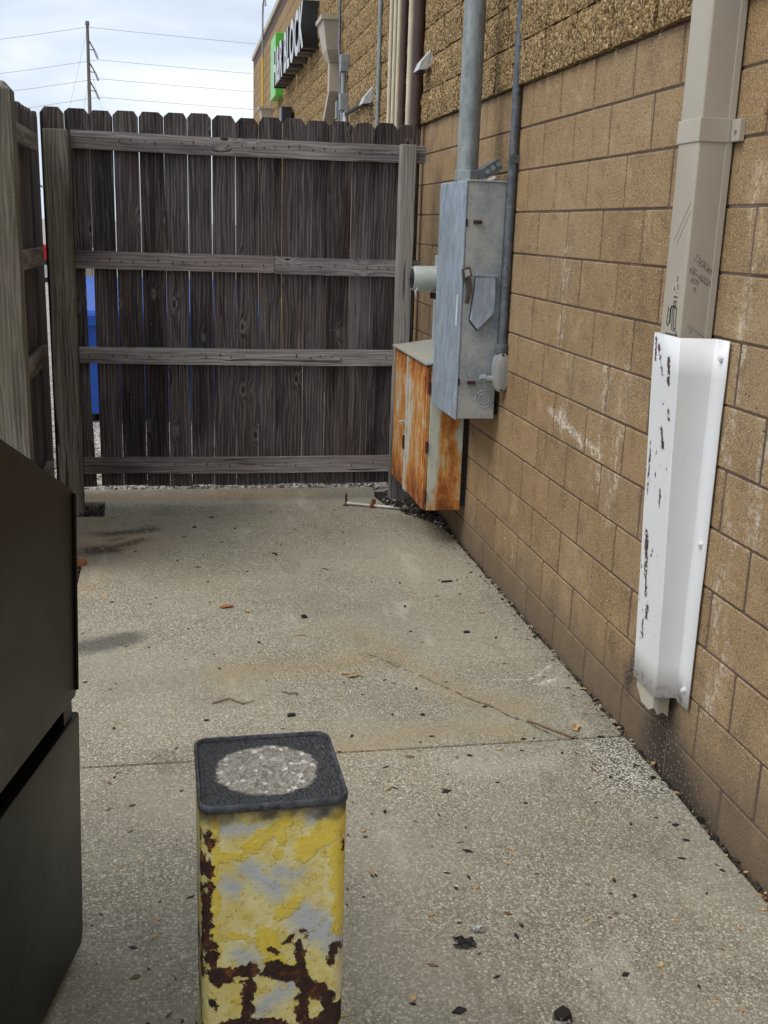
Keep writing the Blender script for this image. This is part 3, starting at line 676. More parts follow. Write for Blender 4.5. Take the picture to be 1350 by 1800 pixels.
tc_ = thing('thin_conduit', 'thin dark steel conduit rising past the disconnect box', 'conduit', (1.673, 5.485, 1.30))
MB().tube([(0, 0, 0), (-.002, 0, 1.6), (-.004, 0, 4.1)], .0235, 16).build('tube', M['conduit'], tc_, smooth=40)
MB().box(-.03, .026, -.028, -.018, .92, .96).build('strap', M['conduit'], tc_)
bp = thing('riser_pipe', 'thick galvanised riser pipe standing on the disconnect box', 'pipe', (1.515, 5.79, 2.136))
MB().tube([(0, 0, 0), (-.002, .01, 3.4)], .057, 28).build('tube', M['pipe'], bp, smooth=40)
MB().tube([(0, 0, 0), (0, 0, .055)], .070, 8).build('lock_ring', M['pipe'], bp, bevel=.003)
MB().tube([(.075, -.02, .004), (.11, -.02, .004), (.15, -.03, .022)], .012, 8).build('wire_clamp', M['alu'], bp)
jb = thing('knockout_box', 'small grey junction box lying tilted on top of the disconnect box', 'junction box', (1.60, 5.60, 2.140))
J = MB().box(-.045, .06, -.02, .09, 0, .055).build('body', M['conduit'], jb, loc=(0, 0, .028), rot=(0, R(-33), 0), bevel=.004)
for i in range(3): MB().tube([(-.02+.034*i, -.0205, .028), (-.02+.034*i, -.0225, .028)], .013, 12).build('knockout', M['pipe'], J)

mt = thing('electric_meter', 'round pale grey meter can on the wall behind the disconnect box', 'meter', (1.60, 6.42, 1.186))
MB().box(0, .092, 0, .40, 0, .54).build('socket_box', M['greybox'], mt, bevel=.006)
pts = [(.01, .20, .40), (-.17, .20, .40), (-.186, .20, .40)]
MB().tube(pts, [.079, .077, .070], 32).build('can', M['meter'], mt, smooth=40)
MB().tube([(-.187, .20, .40), (-.190, .20, .40)], .062, 28).build('glass_face', M['glass'], mt, smooth=40)
MB().tube([(-.165, .13, .345), (-.185, .105, .325), (-.18, .10, .30)], .006, 6).build('seal', M['alu'], mt)
MB().box(-.055, -.02, .13, .26, .28, .315).build('bracket', M['dark'], mt)

cab = thing('rusty_cabinet', 'rusty two-door metal cabinet hung low on the wall beside the fence', 'cabinet', (1.437, 6.13, .225))
CW, CD, CHt = .222, .995, .885
MB().box(.012, CW, 0, CD, .0, CHt).build('case', M['rust_side'], cab, bevel=.004)
MB().quad([(-.03, -.02, CHt+.012), (CW+.01, -.02, CHt+.05), (CW+.01, CD+.02, CHt+.05), (-.03, CD+.02, CHt+.012)]).quad([(-.03, -.02, CHt+.002), (-.03, CD+.02, CHt+.002), (CW+.01, CD+.02, CHt+.04), (CW+.01, -.02, CHt+.04)]).quad([(-.03, -.02, CHt+.002), (CW+.01, -.02, CHt+.04), (CW+.01, -.02, CHt+.05), (-.03, -.02, CHt+.012)]).quad([(-.03, CD+.02, CHt+.002), (-.03, CD+.02, CHt+.012), (CW+.01, CD+.02, CHt+.05), (CW+.01, CD+.02, CHt+.04)]).quad([(-.03, -.02, CHt+.002), (-.03, -.02, CHt+.012), (-.03, CD+.02, CHt+.012), (-.03, CD+.02, CHt+.002)]).build('roof', M['rust_top'], cab)
M['cream_edge'] = mat_rust('cream_edge', -.13, (.62, .61, .57))
for (ya, yb) in ((.004, .530), (.545, CD-.004)):
    d = MB().box(-.012, .010, ya, yb, .006, CHt-.01).build('door', M['rust_front'], cab, bevel=.003)
    MB().box(-.018, -.0125, ya+.03, yb-.03, .06, CHt-.07).build('panel', M['rust_front'], d, bevel=.003)
    MB().box(-.021, .008, ya-.003 if ya > .5 else yb-.018, ya+.018 if ya > .5 else yb+.003, .004, CHt-.012).build('edge_strip', M['cream_edge'], d)
hnd = MB().tube([(-.014, .60, .445), (-.05, .60, .445), (-.052, .545, .445)], .008, 8).build('handle', M['alu'], cab, smooth=40)
MB().box(-.03, -.012, .548, .58, .27, .36).build('latch', M['dark'], cab, bevel=.004)
for z_ in (.72, .36, .06): MB().tube([(-.004, -.006, z_), (-.004, -.006, z_+.07)], .009, 8).build('hinge', M['rusty_iron'], cab, smooth=40)
for y0_ in (.02, .9): MB().box(CW, WX-1.437-.002, y0_, y0_+.04, .02, .86).build('mounting_strut', M['dark'], cab)

# ------------------------------------------------------------------ near downspout, strap, guard
dsp = thing('downspout', 'beige square downspout with marker scribbles running down the block wall', 'downspout', (1.579, 3.24, .16))
b = MB().box(0, .106, 0, .145, 1.25, 5.2); b.build('spout', M['beige'], dsp, bevel=.008, seg=3, smooth=40)
MB().box(.090, .112, -.003, .02, 1.25, 5.2).build('seam', M['beige'], dsp, bevel=.002)
st = MB().box(-.004, .1, -.005, .149, 2.01, 2.08).build('strap', M['beige'], dsp, bevel=.002)
MB().box(.1005, .119, -.058, -.0045, 2.012, 2.078).build('strap_tab', M['beige'], dsp, bevel=.002)
MB().tube([(.101, -.035, 2.045), (.093, -.035, 2.045)], .007, 8).build('screw', M['alu'], dsp)
# torn, dented mouth below the guard
bt = MB(); bot = [(.005, -.004, .03), (.03, -.006, .005), (.065, -.004, .012), (.10, -.004, -.005), (.106, .07, .02), (.104, .145, .06), (.05, .148, .03), (-.004, .146, .055), (-.008, .09, .015), (-.002, .03, .01)]
topz = [(x*1.0, y, .049) for x, y, z in [(.002,.0,0),(.03,-.001,0),(.065,-.001,0),(.104,.0,0),(.105,.07,0),(.104,.144,0),(.05,.1445,0),(.002,.144,0),(-.001,.09,0),(-.001,.03,0)]]
bot = [(.045+x*.58, y*.93+.005, z+.075) for x, y, z in bot]; topz = [(.045+x*.58, y*.93+.005, .30) for x, y, z in topz]
for i in range(10):
    j = (i+1) % 10; bt.quad([bot[i], bot[j], topz[j], topz[i]])
M['torn'] = mat_rust('torn_metal', -.12, (.42, .41, .37)); tm = bt.build('torn_mouth', M['torn'], dsp)
sol = tm.modifiers.new('s', 'SOLIDIFY'); sol.thickness = .003
# scribbles: pen strokes as thin ribbons laid on the faces
def strokes(name, mat, lines, fn, w, parent):
    b_ = MB()
    for ln in lines:
        for (a, c) in zip(ln[:-1], ln[1:]):
            a = Vector(a); c = Vector(c); d_ = (c-a)
            if d_.length < 1e-6: continue
            d_.normalize(); nn = Vector((-d_.y, d_.x))*w*.5; a = a - d_*w*.3; c = c + d_*w*.3
            b_.quad([fn(*(a-nn)), fn(*(c-nn)), fn(*(c+nn)), fn(*(a+nn))])
    return b_.build(name, mat, parent)
# side face (towards the viewer): u to the right along +x, v up;  front face: u along -y
side = lambda u, v: (u, -.0012, v); front = lambda u, v: (-.0012, .145-u, v)
g = random.Random(21)
L1 = []
def letters(seq, u, v, s, ang):
    ca, sa = math.cos(ang), math.sin(ang); outl = []
    G = {'T': [[(0,1),(.7,1)],[(.35,1),(.3,0)]], 'N': [[(0,0),(.05,1),(.55,0),(.6,1)]], 'O': [[(.3,1),(0,.6),(.15,0),(.5,.2),(.5,.8),(.3,1)]], 'K': [[(0,1),(0,0)],[(.5,1),(0,.45),(.55,0)]],
         'w': [[(0,.7),(.15,0),(.3,.6),(.45,0),(.6,.75)]], 'e': [[(0,.35),(.45,.45),(.3,.7),(0,.4),(.15,0),(.5,.15)]], 'l': [[(.1,1.1),(0,0)]], 'C': [[(.6,.9),(.2,1),(0,.5),(.2,0),(.6,.1)]],
         'E': [[(.5,1),(0,1),(0,0),(.5,0)],[(0,.5),(.4,.5)]], 'Y': [[(0,1),(.3,.5),(.6,1)],[(.3,.5),(.2,-.1)]], '!': [[(.1,1),(.05,.3)],[(.04,.1),(.04,0)]], 'I': [[(0,1),(.4,1)],[(.2,1),(.2,0)],[(0,0),(.4,0)]], '-': [[(0,.5),(.4,.5)]]}
    for ch in seq:
        for ln in G.get(ch, []):
            outl.append([(u + (a*s)*ca - (c*s)*sa + g.uniform(-.0008, .0008), v + (a*s)*sa + (c*s)*ca + g.uniform(-.0008, .0008)) for a, c in ln])
        u += ca*s*.72; v += sa*s*.72
    return outl
sl = letters('INOKwel', .022, 1.655, .019, R(-35)) + [[(.012, 1.628), (.075, 1.578)]] + letters('CE-YOOO!', .012, 1.618, .017, R(-33)) + letters('OCN', .018, 1.588, .014, R(-25)) + letters('O', .033, 1.555, .014, 0) + [[(.03, 1.45), (.10, 1.40)], [(.025, 1.445), (.045, 1.43), (.03, 1.425)]]
strokes('scratched_tag', M['scratch'], sl, side, .0016, dsp)
fl = [[(.095, 1.60), (.095, 1.585)], [(.08, 1.565), (.078, 1.555)], [(.10, 1.55), (.10, 1.548)], [(.08, 1.535), (.105, 1.535)], [(.10, 1.575), (.105, 1.56)],
      [(.085, 1.52), (.10, 1.522), (.10, 1.505), (.085, 1.505), (.085, 1.52)],
      [(.05, 1.50), (.045, 1.45), (.055, 1.44), (.065, 1.455), (.062, 1.495)], [(.068, 1.505), (.07, 1.45)], [(.08, 1.50), (.085, 1.43)], [(.09, 1.505), (.098, 1.425)], [(.06, 1.49), (.075, 1.505), (.108, 1.50), (.112, 1.43)],
      [(.045, 1.415), (.125, 1.415)], [(.105, 1.435), (.128, 1.415), (.11, 1.395)]]
strokes('marker_tag', M['ink'], fl, front, .0042, dsp)
strokes('scratch', M['ink'], [[(.135, 1.83), (.04, 1.71)], [(.138, 1.80), (.06, 1.70)]], front, .0014, dsp)

# white folded sheet guard
def mat_guard():
    b_ = NB('white_guard_paint'); p = b_.pos(); x, y, z = b_.sep(p)
    n = b_.noise(p, 2.5, 4); col = b_.mix(n, (.68, .69, .71), (.78, .79, .80)); col = b_.mix(b_.ma('MULTIPLY', b_.step(b_.noise(b_.map(p, (1, 1, .25)), 18, 5, .7), .58, .75), .22), col, (.52, .51, .48))
    pd = b_.vm('ADD', p, b_.vm('SCALE', b_.vm('SUBTRACT', b_.noise(b_.map(p, (1, 1, .6)), 55, 4, .65, col=True), (.5, .5, .5)), sc=.035))
    def S(y0, z0, y1, z1, r, so=.004): return b_.seg(b_.vm('MULTIPLY', pd, (0, 1, 1)), (0, y0, z0), (0, y1, z1), r*1.7, so)
    area = b_.mx([S(3.34, 1.5, 3.31, 1.44, .004), S(3.27, 1.50, 3.26, 1.42, .006), S(3.29, 1.26, 3.27, 1.20, .006), S(3.37, 1.2, 3.37, 1.02, .003), S(3.25, 1.33, 3.24, 1.30, .003), S(3.27, 1.05, 3.27, 1.0, .004),
                  S(3.355, .88, 3.345, .74, .008), S(3.34, .72, 3.33, .66, .005), S(3.31, .62, 3.315, .58, .007), S(3.34, .56, 3.34, .50, .005), S(3.30, .83, 3.31, .81, .003), S(3.375, 1.55, 3.37, 1.48, .004), S(3.35, 1.53, 3.345, 1.52, .005)])
    fine = b_.step(b_.noise(b_.map(p, (1, 1, .55)), 75, 3, .6), .655, .672)
    band = b_.ma('MULTIPLY', b_.step(y, 3.21, 3.25), b_.step(b_.noise(p, 5, 3), .42, .55))
    chip = b_.ma('MAXIMUM', b_.ma('MULTIPLY', area, b_.step(b_.noise(p, 60, 3, .6), .38, .46)), b_.ma('MULTIPLY', fine, band))
    cc = b_.mix(b_.noise(p, 45, 3), (.028, .022, .028), (.12, .05, .045))
    col = b_.mix(chip, col, cc)
    low = b_.ma('MULTIPLY', b_.step(z, .40, .335), b_.step(b_.noise(p, 40, 4), .5, .7)); col = b_.mix(b_.ma('MULTIPLY', low, .7), col, (.33, .16, .06))
    return b_.out(col, .38, 0, b_.bump(b_.ma('ADD', b_.ma('MULTIPLY', chip, -1), b_.ma('MULTIPLY', n, .6)), .4, .003))
M['guard'] = mat_guard()
gd = thing('downspout_guard', 'chipped white folded metal guard screwed over the foot of the beige downspout', 'guard', (0, 0, 0))
ztop, zbot = 1.572, .325
def prof(t):   # profile of the fold, t=0 top, 1 bottom (the foot leans in a little)
    dx = .046*t
    return [(1.668, 3.392), (1.566+dx, 3.392), (1.5645+dx, 3.3905), (1.564+dx, 3.207), (1.5665+dx, 3.2035), (1.681, 3.190), (1.686, 3.184), (1.689, 3.112)]
bg = MB(); n_ = 10; rows = []
for i in range(n_+1):
    t = i/n_; z_ = ztop + (zbot - ztop)*t
    rows.append([(x + (g.uniform(-.0012, .0012) if 0 < i < n_ else 0), y, z_ + (-.0 if j < 6 else -.012*t)) for j, (x, y) in enumerate(prof(t))])
for i in range(n_):
    for j in range(7): bg.quad([rows[i][j], rows[i][j+1], rows[i+1][j+1], rows[i+1][j]])
gs = bg.build('guard_sheet', M['guard'], gd)
bmx = bmesh.new(); bmx.from_mesh(gs.data); bmesh.ops.remove_doubles(bmx, verts=bmx.verts, dist=.0003); bmesh.ops.recalc_face_normals(bmx, faces=bmx.faces); bmx.to_mesh(gs.data); bmx.free()
gs.data.polygons.foreach_set('use_smooth', [True]*len(gs.data.polygons)); gs.data.set_sharp_from_angle(angle=R(24))
sol = gs.modifiers.new('s', 'SOLIDIFY'); sol.thickness = .0035; sol.offset = 0
for z_ in (1.515, .90, .375): MB().tube([(1.690, 3.145, z_), (1.680, 3.145, z_)], .0115, 6).tube([(1.681, 3.145, z_), (1.674, 3.145, z_)], .0075, 10).build('screw', M['guard'], gd, smooth=30)

# ------------------------------------------------------------------ yellow bollard
def mat_bollard():
    b_ = NB('peeling_yellow_paint'); p = b_.pos(); x, y, z = b_.sep(p)
    n0 = b_.noise(p, 9, 4, .6); n1 = b_.noise(p, 24, 4, .6); n2 = b_.noise(p, 70, 4, .65)
    pale = b_.mix(b_.step(n1, .3, .7), (.74, .60, .17), (.86, .78, .40)); bright = b_.mix(n2, (.74, .53, .03), (.88, .70, .10)); grey = b_.mix(n2, (.38, .44, .52), (.58, .62, .64))
    col = pale
    pw = b_.vm('ADD', p, b_.vm('SCALE', b_.vm('SUBTRACT', b_.noise(p, 20, 4, .6, col=True), (.5, .5, .5)), sc=.05))
    w1 = b_.ma('MULTIPLY', b_.ma('SUBTRACT', b_.noise(p, 42, 4, .62), .5), .045); w2 = b_.ma('ADD', b_.ma('MULTIPLY', b_.ma('SUBTRACT', b_.noise(p, 75, 4, .65), .5), .026), b_.ma('MULTIPLY', b_.ma('SUBTRACT', b_.noise(p, 27, 3, .55, .6), .5), .042))
    gm = b_.step(b_.ma('ADD', b_.attr('grey'), w1), .020, -.018); gm = b_.ma('MULTIPLY', gm, b_.ma('ADD', .55, b_.ma('MULTIPLY', b_.noise(b_.map(p, (1, 1, .4)), 90, 4, .7), .9))); col = b_.mix(b_.ma('MULTIPLY', gm, .9), col, grey)
    scuff = b_.step(b_.noise(b_.map(p, (.35, 1, 1), rot=(0, .5, 0)), 120, 3, .6), .62, .70); col = b_.mix(b_.ma('MULTIPLY', scuff, .35), col, (.55, .56, .50))
    yd = b_.ma('ADD', b_.attr('yellow'), w1); ym = b_.step(b_.ma('ADD', yd, b_.ma('MULTIPLY', b_.ma('SUBTRACT', n2, .5), .02)), .003, -.003); col = b_.mix(b_.ma('MULTIPLY', ym, .88), col, bright)
    flake = b_.step(b_.noise(p, 50, 4, .6), .60, .612); col = b_.mix(b_.ma('MULTIPLY', flake, .5), col, bright)
    rd = b_.ma('ADD', b_.attr('rust'), w2); rust = b_.step(rd, .0015, -.0015); halo = b_.step(rd, .010, 0.0)
    rc = b_.ramp(b_.noise(p, 38, 5, .65), [(.35, (.025, .012, .010)), (.55, (.06, .022, .012)), (.66, (.20, .075, .022)), (.8, (.36, .17, .07))])
    col = b_.mix(b_.ma('MULTIPLY', halo, b_.ma('MULTIPLY', b_.step(n1, .5, .65), .6)), col, (.42, .20, .04))
    col = b_.mix(rust, col, rc)
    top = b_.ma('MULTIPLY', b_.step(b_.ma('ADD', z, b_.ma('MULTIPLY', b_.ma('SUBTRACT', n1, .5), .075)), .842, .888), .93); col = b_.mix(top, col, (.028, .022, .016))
    cracks = b_.vor(p, 30, 'DISTANCE_TO_EDGE')['Distance']
    h = b_.ma('ADD', b_.ma('MULTIPLY', rust, -1.0), b_.ma('ADD', b_.ma('MULTIPLY', n2, .5), b_.ma('ADD', b_.ma('MULTIPLY', flake, .5), b_.ma('MULTIPLY', ym, .25))))
    return b_.out(col, b_.ma('ADD', .42, b_.ma('MULTIPLY', rust, .45)), 0, b_.bump(h, 1.0, .005))
def mat_cap():
    b_ = NB('worn_concrete_fill'); p = b_.pos(); pw2 = b_.vm('ADD', p, b_.vm('SCALE', b_.noise(p, 90, 3, .6, col=True), sc=.016)); v = b_.vor(p, 150); v2 = b_.vor(pw2, 75); n = b_.noise(p, 60, 5, .7)
    c = b_.mix(v['Color'], (.22, .20, .165), (.60, .56, .48)); c = b_.mix(n, b_.mix(1, c, (.5, .5, .5), 'MULTIPLY'), c)
    c = b_.mix(b_.ma('MULTIPLY', b_.step(b_.sepc(v2['Color'])[0], .74, .78), b_.step(v2['Distance'], .55, .40)), c, (.66, .63, .58))
    pd = b_.vm('ADD', p, b_.vm('SCALE', b_.vm('SUBTRACT', b_.noise(p, 26, 4, .6, col=True), (.5, .5, .5)), sc=.028))
    d = b_.vm('DISTANCE', b_.vm('MULTIPLY', pd, (1, 1.02, 0)), (.145, 1.815*1.02, 0))
    tar = b_.step(d, .090, .099)
    dk = b_.mix(v['Color'], (.012, .013, .015), (.055, .055, .058)); sp_ = b_.vor(p, 42); ws = b_.ma('MULTIPLY', b_.step(sp_['Distance'], .22, .12), b_.step(b_.sepc(sp_['Color'])[1], .87, .9))
    dk = b_.mix(ws, dk, (.62, .62, .58))
    c = b_.mix(tar, c, dk)
    return b_.out(c, b_.ma('SUBTRACT', .9, b_.ma('MULTIPLY', tar, .35)), 0, b_.bump(b_.ma('ADD', n, v['Distance']), .8, .006))
M['bollard'] = mat_bollard(); M['cap'] = mat_cap(); M['rim'] = mat_plain('dark_rim', (.075, .08, .092), .65, .1, .7, 55, .5)
bo = thing('bollard', 'square yellow steel bollard with peeling paint and concrete top', 'bollard', (.1465, 1.815, 0))
def rsq(h, r, n=6):
    o_ = []
    for cx, cy, a0 in ((h-r, h-r, 0), (-h+r, h-r, 90), (-h+r, -h+r, 180), (h-r, -h+r, 270)):
        for i in range(n+1):
            a = R(a0 + 90*i/n); o_.append((cx + r*math.cos(a), cy + r*math.sin(a)))
    return o_
BM = {'grey': [(.06,.855,.13,.84,.012), (.10,.77,.15,.725,.018), (.15,.76,.19,.75,.012), (.06,.745,.075,.735,.014), (.215,.865,.255,.86,.016), (.09,.595,.11,.57,.018), (.20,.66,.27,.60,.03), (.19,.53,.12,.47,.015), (.285,.72,.285,.5,.012)],
 'yellow': [(.10,.815,.17,.86,.015), (.155,.84,.155,.79,.008), (.20,.80,.26,.85,.025), (.05,.80,.09,.80,.010), (.16,.67,.19,.70,.010), (.13,.63,.15,.57,.018), (.04,.88,.04,.60,.006), (.26,.80,.27,.62,.014), (.19,.56,.21,.53,.01), (.07,.50,.08,.49,.008), (.10,.62,.07,.64,.006)],
 'rust': [(.030,.85,.033,.72,.0035), (.031,.78,.032,.765,.010), (.026,.72,.028,.60,.005), (.03,.62,.038,.555,.009), (.037,.555,.105,.555,.016), (.105,.565,.098,.47,.0105), (.06,.44,.16,.43,.017), (.145,.555,.195,.535,.016), (.192,.615,.200,.54,.007), (.165,.61,.195,.63,.006), (.19,.535,.245,.485,.015), (.203,.54,.20,.44,.011), (.24,.49,.262,.43,.016), (.262,.59,.25,.555,.007), (.280,.90,.279,.79,.006), (.145,.60,.15,.595,.004), (.03,.50,.035,.49,.004), (.26,.45,.20,.40,.02), (.05,.2,.2,.1,.05), (.03,.43,.04,.3,.01)]}
def rsq_d(h, r, n=5, m=40):
    o_ = []
    for cx, cy, a0 in ((h-r, h-r, 0), (-h+r, h-r, 90), (-h+r, -h+r, 180), (h-r, -h+r, 270)):
        for i in range(n+1):
            a = R(a0 + 90*i/n); o_.append((cx + r*math.cos(a), cy + r*math.sin(a)))
        ex, ey = {0: (-1, 0), 90: (0, -1), 180: (1, 0), 270: (0, 1)}[a0]
        for i in range(1, m): o_.append((o_[-1][0] + ex*(2*h-2*r)/m, o_[-1][1] + ey*(2*h-2*r)/m))
    return o_
tb = MB(); q0 = rsq_d(.1315, .026); nq = len(q0)
zs = [0, .1, .2, .3, .36] + [.40 + .0055*i for i in range(89)]; zs[-1] = .885
ks = []
for z_ in zs: ks.append(len(tb.v)); tb.v += [(x, y, z_) for x, y in q0]
for i in range(len(zs)-1):
    for j in range(nq):
        j2 = (j+1) % nq; tb.f.append((ks[i]+j, ks[i]+j2, ks[i+1]+j2, ks[i+1]+j)); tb.mi.append(0)
tm_ = tb.mesh('tube', M['bollard'], smooth=40)
for an, sgs in BM.items():
    at = tm_.attributes.new(an, 'FLOAT', 'POINT'); vals = []
    for v in tm_.vertices:
        x, y = v.co.x, v.co.y
        if abs(y) >= abs(x): u_ = .1465 + x + (0 if y < 0 else .0)
        else: u_ = .1465 + (.1315 - (y + .1315) if x > 0 else -.1315 + (y + .1315))
        vals.append(min(sg_d(u_, v.co.z, (a, c), (d_, f_)) - r_ for a, c, d_, f_, r_ in sgs))
    at.data.foreach_set('value', vals)
tube = place(tm_, 'tube', bo, rot=(0, 0, R(1)))
q0 = rsq(.1315, .026); nq = len(q0)
rm = MB(); a_, c_ = rsq(.1335, .026), rsq(.121, .02)
lv = [(rsq(.1320, .026), .884), (rsq(.1338, .027), .887), (rsq(.1338, .027), .8965), (rsq(.1315, .025), .899), (rsq(.1285, .024), .8985), (rsq(.1265, .022), .893)]
ks = []
for ps, z_ in lv: ks.append(len(rm.v)); rm.v += [(x, y, z_) for x, y in ps]
for i in range(len(lv)-1):
    for j in range(nq):
        j2 = (j+1) % nq; rm.f.append((ks[i]+j, ks[i]+j2, ks[i+1]+j2, ks[i+1]+j)); rm.mi.append(0)
rm.build('rim', M['rim'], bo, rot=(0, 0, R(1)), smooth=50)
cp = MB(); gr = random.Random(9); N = 14
P = {}
for i in range(N+1):
    for j in range(N+1):
        x, y = -.1275 + .255*i/N, -.1275 + .255*j/N; d_ = math.hypot(x, y)
        z_ = .892 + (.007*max(0, 1-(d_/.095)**2)) + (gr.uniform(-.0016, .0016) if 0 < i < N and 0 < j < N else 0)
        P[i, j] = len(cp.v); cp.v.append((x, y, z_))
for i in range(N):
    for j in range(N): cp.f.append((P[i,j], P[i+1,j], P[i+1,j+1], P[i,j+1])); cp.mi.append(0)
cp.build('concrete_fill', M['cap'], bo, rot=(0, 0, R(1)), smooth=60)

# ------------------------------------------------------------------ black dumpster at the left
th_ = R(13); dv = Vector((math.sin(th_), math.cos(th_), 0)); nv = Vector((math.cos(th_), -math.sin(th_), 0)); P0 = Vector((-.279, 2.49, 0))
bn = thing('black_dumpster', 'large black steel dumpster standing at the left edge of the alley', 'dumpster', P0, (0, 0, -th_))
# local axes: +y along the side (away), +x outward
def solid(pts, x0, x1): return MB().prism([(x1, s, z) for s, z in pts], [(x0, s, z) for s, z in pts])
solid([(-1.75, .03), (.03, .03), (.05, .06), (.095, .655), (.096, .67), (-1.75, .67)], -1.15, -.012).build('lower_body', M['bin'], bn, bevel=.01, smooth=40)
solid([(-1.75, .672), (.03, .672), (.03, .735), (-1.75, .735)], -1.10, -.10).build('recess', M['bin'], bn)
solid([(-1.75, .737), (.036, .737), (.045, .75), (.09, 1.252), (-.332, 1.455), (-.62, 1.60), (-1.75, 1.60)], -1.15, 0).build('upper_body', M['bin'], bn, bevel=.012, seg=3, smooth=40)
solid([(-1.4, 1.602), (-.625, 1.603), (-.34, 1.460), (-.06, 1.327), (-.055, 1.345), (-.34, 1.483), (-.62, 1.628), (-1.4, 1.63)], -1.12, -.03).build('lid', M['bin'], bn, bevel=.006)
MB().tube([(.002, .082, 1.245), (.001, .041, .755)], .006, 6).build('weld_seam', M['bin'], bn)
for s_ in (-1.6, -.25): MB().box(-1.1, -.08, s_, s_+.1, 0.0, .032).build('skid', M['bin'], bn)
MB().box(-.095, -.02, .0, .06, .672, .735).build('corner_gusset', M['bin'], bn)

# ------------------------------------------------------------------ services high on the far wall
def vpipe(name, label, x, y, z0, z1, r, mat, group=None, cat='pipe'):
    return tag(MB().tube([(x, y, z0), (x, y, z1)], r, 14).build(name, M[mat], smooth=40), label, cat, group)
for i, (y, lbl) in enumerate(((8.80, 'farthest of the three cream pipes standing together on the wall'), (8.63, 'middle of the three cream pipes standing together on the wall'), (8.47, 'cream pipe of the trio right beside the narrow maroon pipe'))):
    vpipe('cream_pipe', lbl, 1.64, y, .2, 4.7, .0165, 'cream', 'cream pipes on the far wall')
vpipe('maroon_pipe', 'narrow maroon pipe between the cream pipes on the wall', 1.64, 8.27, .2, 4.7, .024, 'maroon', 'maroon pipes on the far wall')
vpipe('cream_pipe', 'single cream pipe between the two maroon pipes on the wall', 1.64, 8.03, .2, 4.7, .021, 'cream', 'cream pipes on the far wall')
vpipe('maroon_pipe', 'wide dark maroon pipe nearest the corner above the fence', 1.635, 7.74, .2, 4.7, .040, 'maroon', 'maroon pipes on the far wall')
vpipe('grey_conduit', 'grey conduit rising left of the cream pipes above the fence', 1.65, 9.36, .2, 5.0, .019, 'pipe', 'conduits on the far wall', 'conduit')
gc = thing('service_conduit', 'slim conduit with square fittings beside the far conductor head', 'conduit', (1.63, 11.5, 0))
MB().tube([(0, 0, .5), (0, 0, 3.5), (.0, .12, 3.65), (0, .12, 5.0)], .017, 10).build('tube', M['conduit'], gc, smooth=40)
MB().tube([(-.01, -.30, .5), (-.01, -.30, 3.35)], .026, 10).build('tube', M['pipe'], gc, smooth=40)
for z_ in (3.0, 3.36): MB().box(-.045, .04, -.345, -.255, z_, z_+.16).build('fitting', M['pipe'], gc, bevel=.006)
MB().box(-.035, .03, .0, .08, 2.95, 3.12).build('fitting', M['pipe'], gc, bevel=.006)
hp = thing('drain_arm', 'short dark horizontal pipe with pale elbow just above the fence top', 'pipe', (1.62, 10.9, 2.95))
MB().tube([(0, .1, 0), (.02, -1.0, .0)], .02, 10).build('tube', M['dark'], hp, smooth=40); MB().tube([(0, .1, -.4), (0, .1, -.03), (0, .09, .0), (0, .03, .005)], .028, 10).build('elbow', M['alu'], hp, smooth=40)
def hood(y, z, s, label):
    t = thing('vent_hood', label, 'vent', (WX-.03, y, z), group='vent hoods on the wall')
    a = s
    MB().prism([(-.02, -a, 0), (.03, -a, 0), (.03, a, 0), (-.02, a, 0)][::1], [(.0, -a*.8, a*1.5), (.03, -a*.8, a*1.5), (.03, a*.8, a*1.5), (.0, a*.8, a*1.5)]).build('back_plate', M['alu'], t)
    MB().prism([(-a*1.25, -a, -a*.35), (-.021, -a, -a*.2), (-.021, a, -a*.2), (-a*1.25, a, -a*.35)], [(-a*.95, -a*.95, .03), (-.005, -a*.8, a*1.45), (-.005, a*.8, a*1.45), (-a*.95, a*.95, .03)]).build('hood', M['alu'], t, bevel=.004)
    MB().box(-a*1.1, -.03, -a*.8, a*.8, -a*.45, -a*.36).build('flap', M['dark'], t)
hood(7.52, 2.93, .075, 'silver vent hood on the rough blocks right of the maroon pipes'); hood(9.75, 2.94, .085, 'silver vent hood half hidden behind the grey conduit above the fence')

def downpipe(name, label, y, zt, s, jog):
    t = thing(name, label, 'downspout', (WX, y, 0), group='far downspouts')
    w = s
    MB().prism([(-.19*w, -.19*w, zt-.30*w), (-.02, -.19*w, zt-.30*w), (-.02, .19*w, zt-.30*w), (-.19*w, .19*w, zt-.30*w)], [(-.24*w, -.24*w, zt), (-.02, -.24*w, zt), (-.02, .24*w, zt), (-.24*w, .24*w, zt)]).build('conductor_head', M['beige2'], t)
    MB().box(-.265*w, -.015, -.26*w, .26*w, zt+.002, zt+.045).build('head_rim', M['beige2'], t)
    MB().prism([(-.14*w, -.07*w, zt-.42*w), (-.025, -.07*w, zt-.42*w), (-.025, .07*w, zt-.42*w), (-.14*w, .07*w, zt-.42*w)], [(-.19*w, -.19*w, zt-.302*w), (-.02, -.19*w, zt-.302*w), (-.02, .19*w, zt-.302*w), (-.19*w, .19*w, zt-.302*w)]).build('funnel', M['beige2'], t)
    za = zt-.422*w; b_ = MB()
    sec = [(za, 0), (za-.28, 0), (za-.75, jog), (0.2, jog)]
    for (z1, o1), (z2, o2) in zip(sec[:-1], sec[1:]):
        b_.prism([(-.14*w, -.07*w+o2, z2), (-.03, -.07*w+o2, z2), (-.03, .07*w+o2, z2), (-.14*w, .07*w+o2, z2)], [(-.14*w, -.07*w+o1, z1-.002), (-.03, -.07*w+o1, z1-.002), (-.03, .07*w+o1, z1-.002), (-.14*w, .07*w+o1, z1-.002)])
    b_.build('spout', M['beige2'], t)
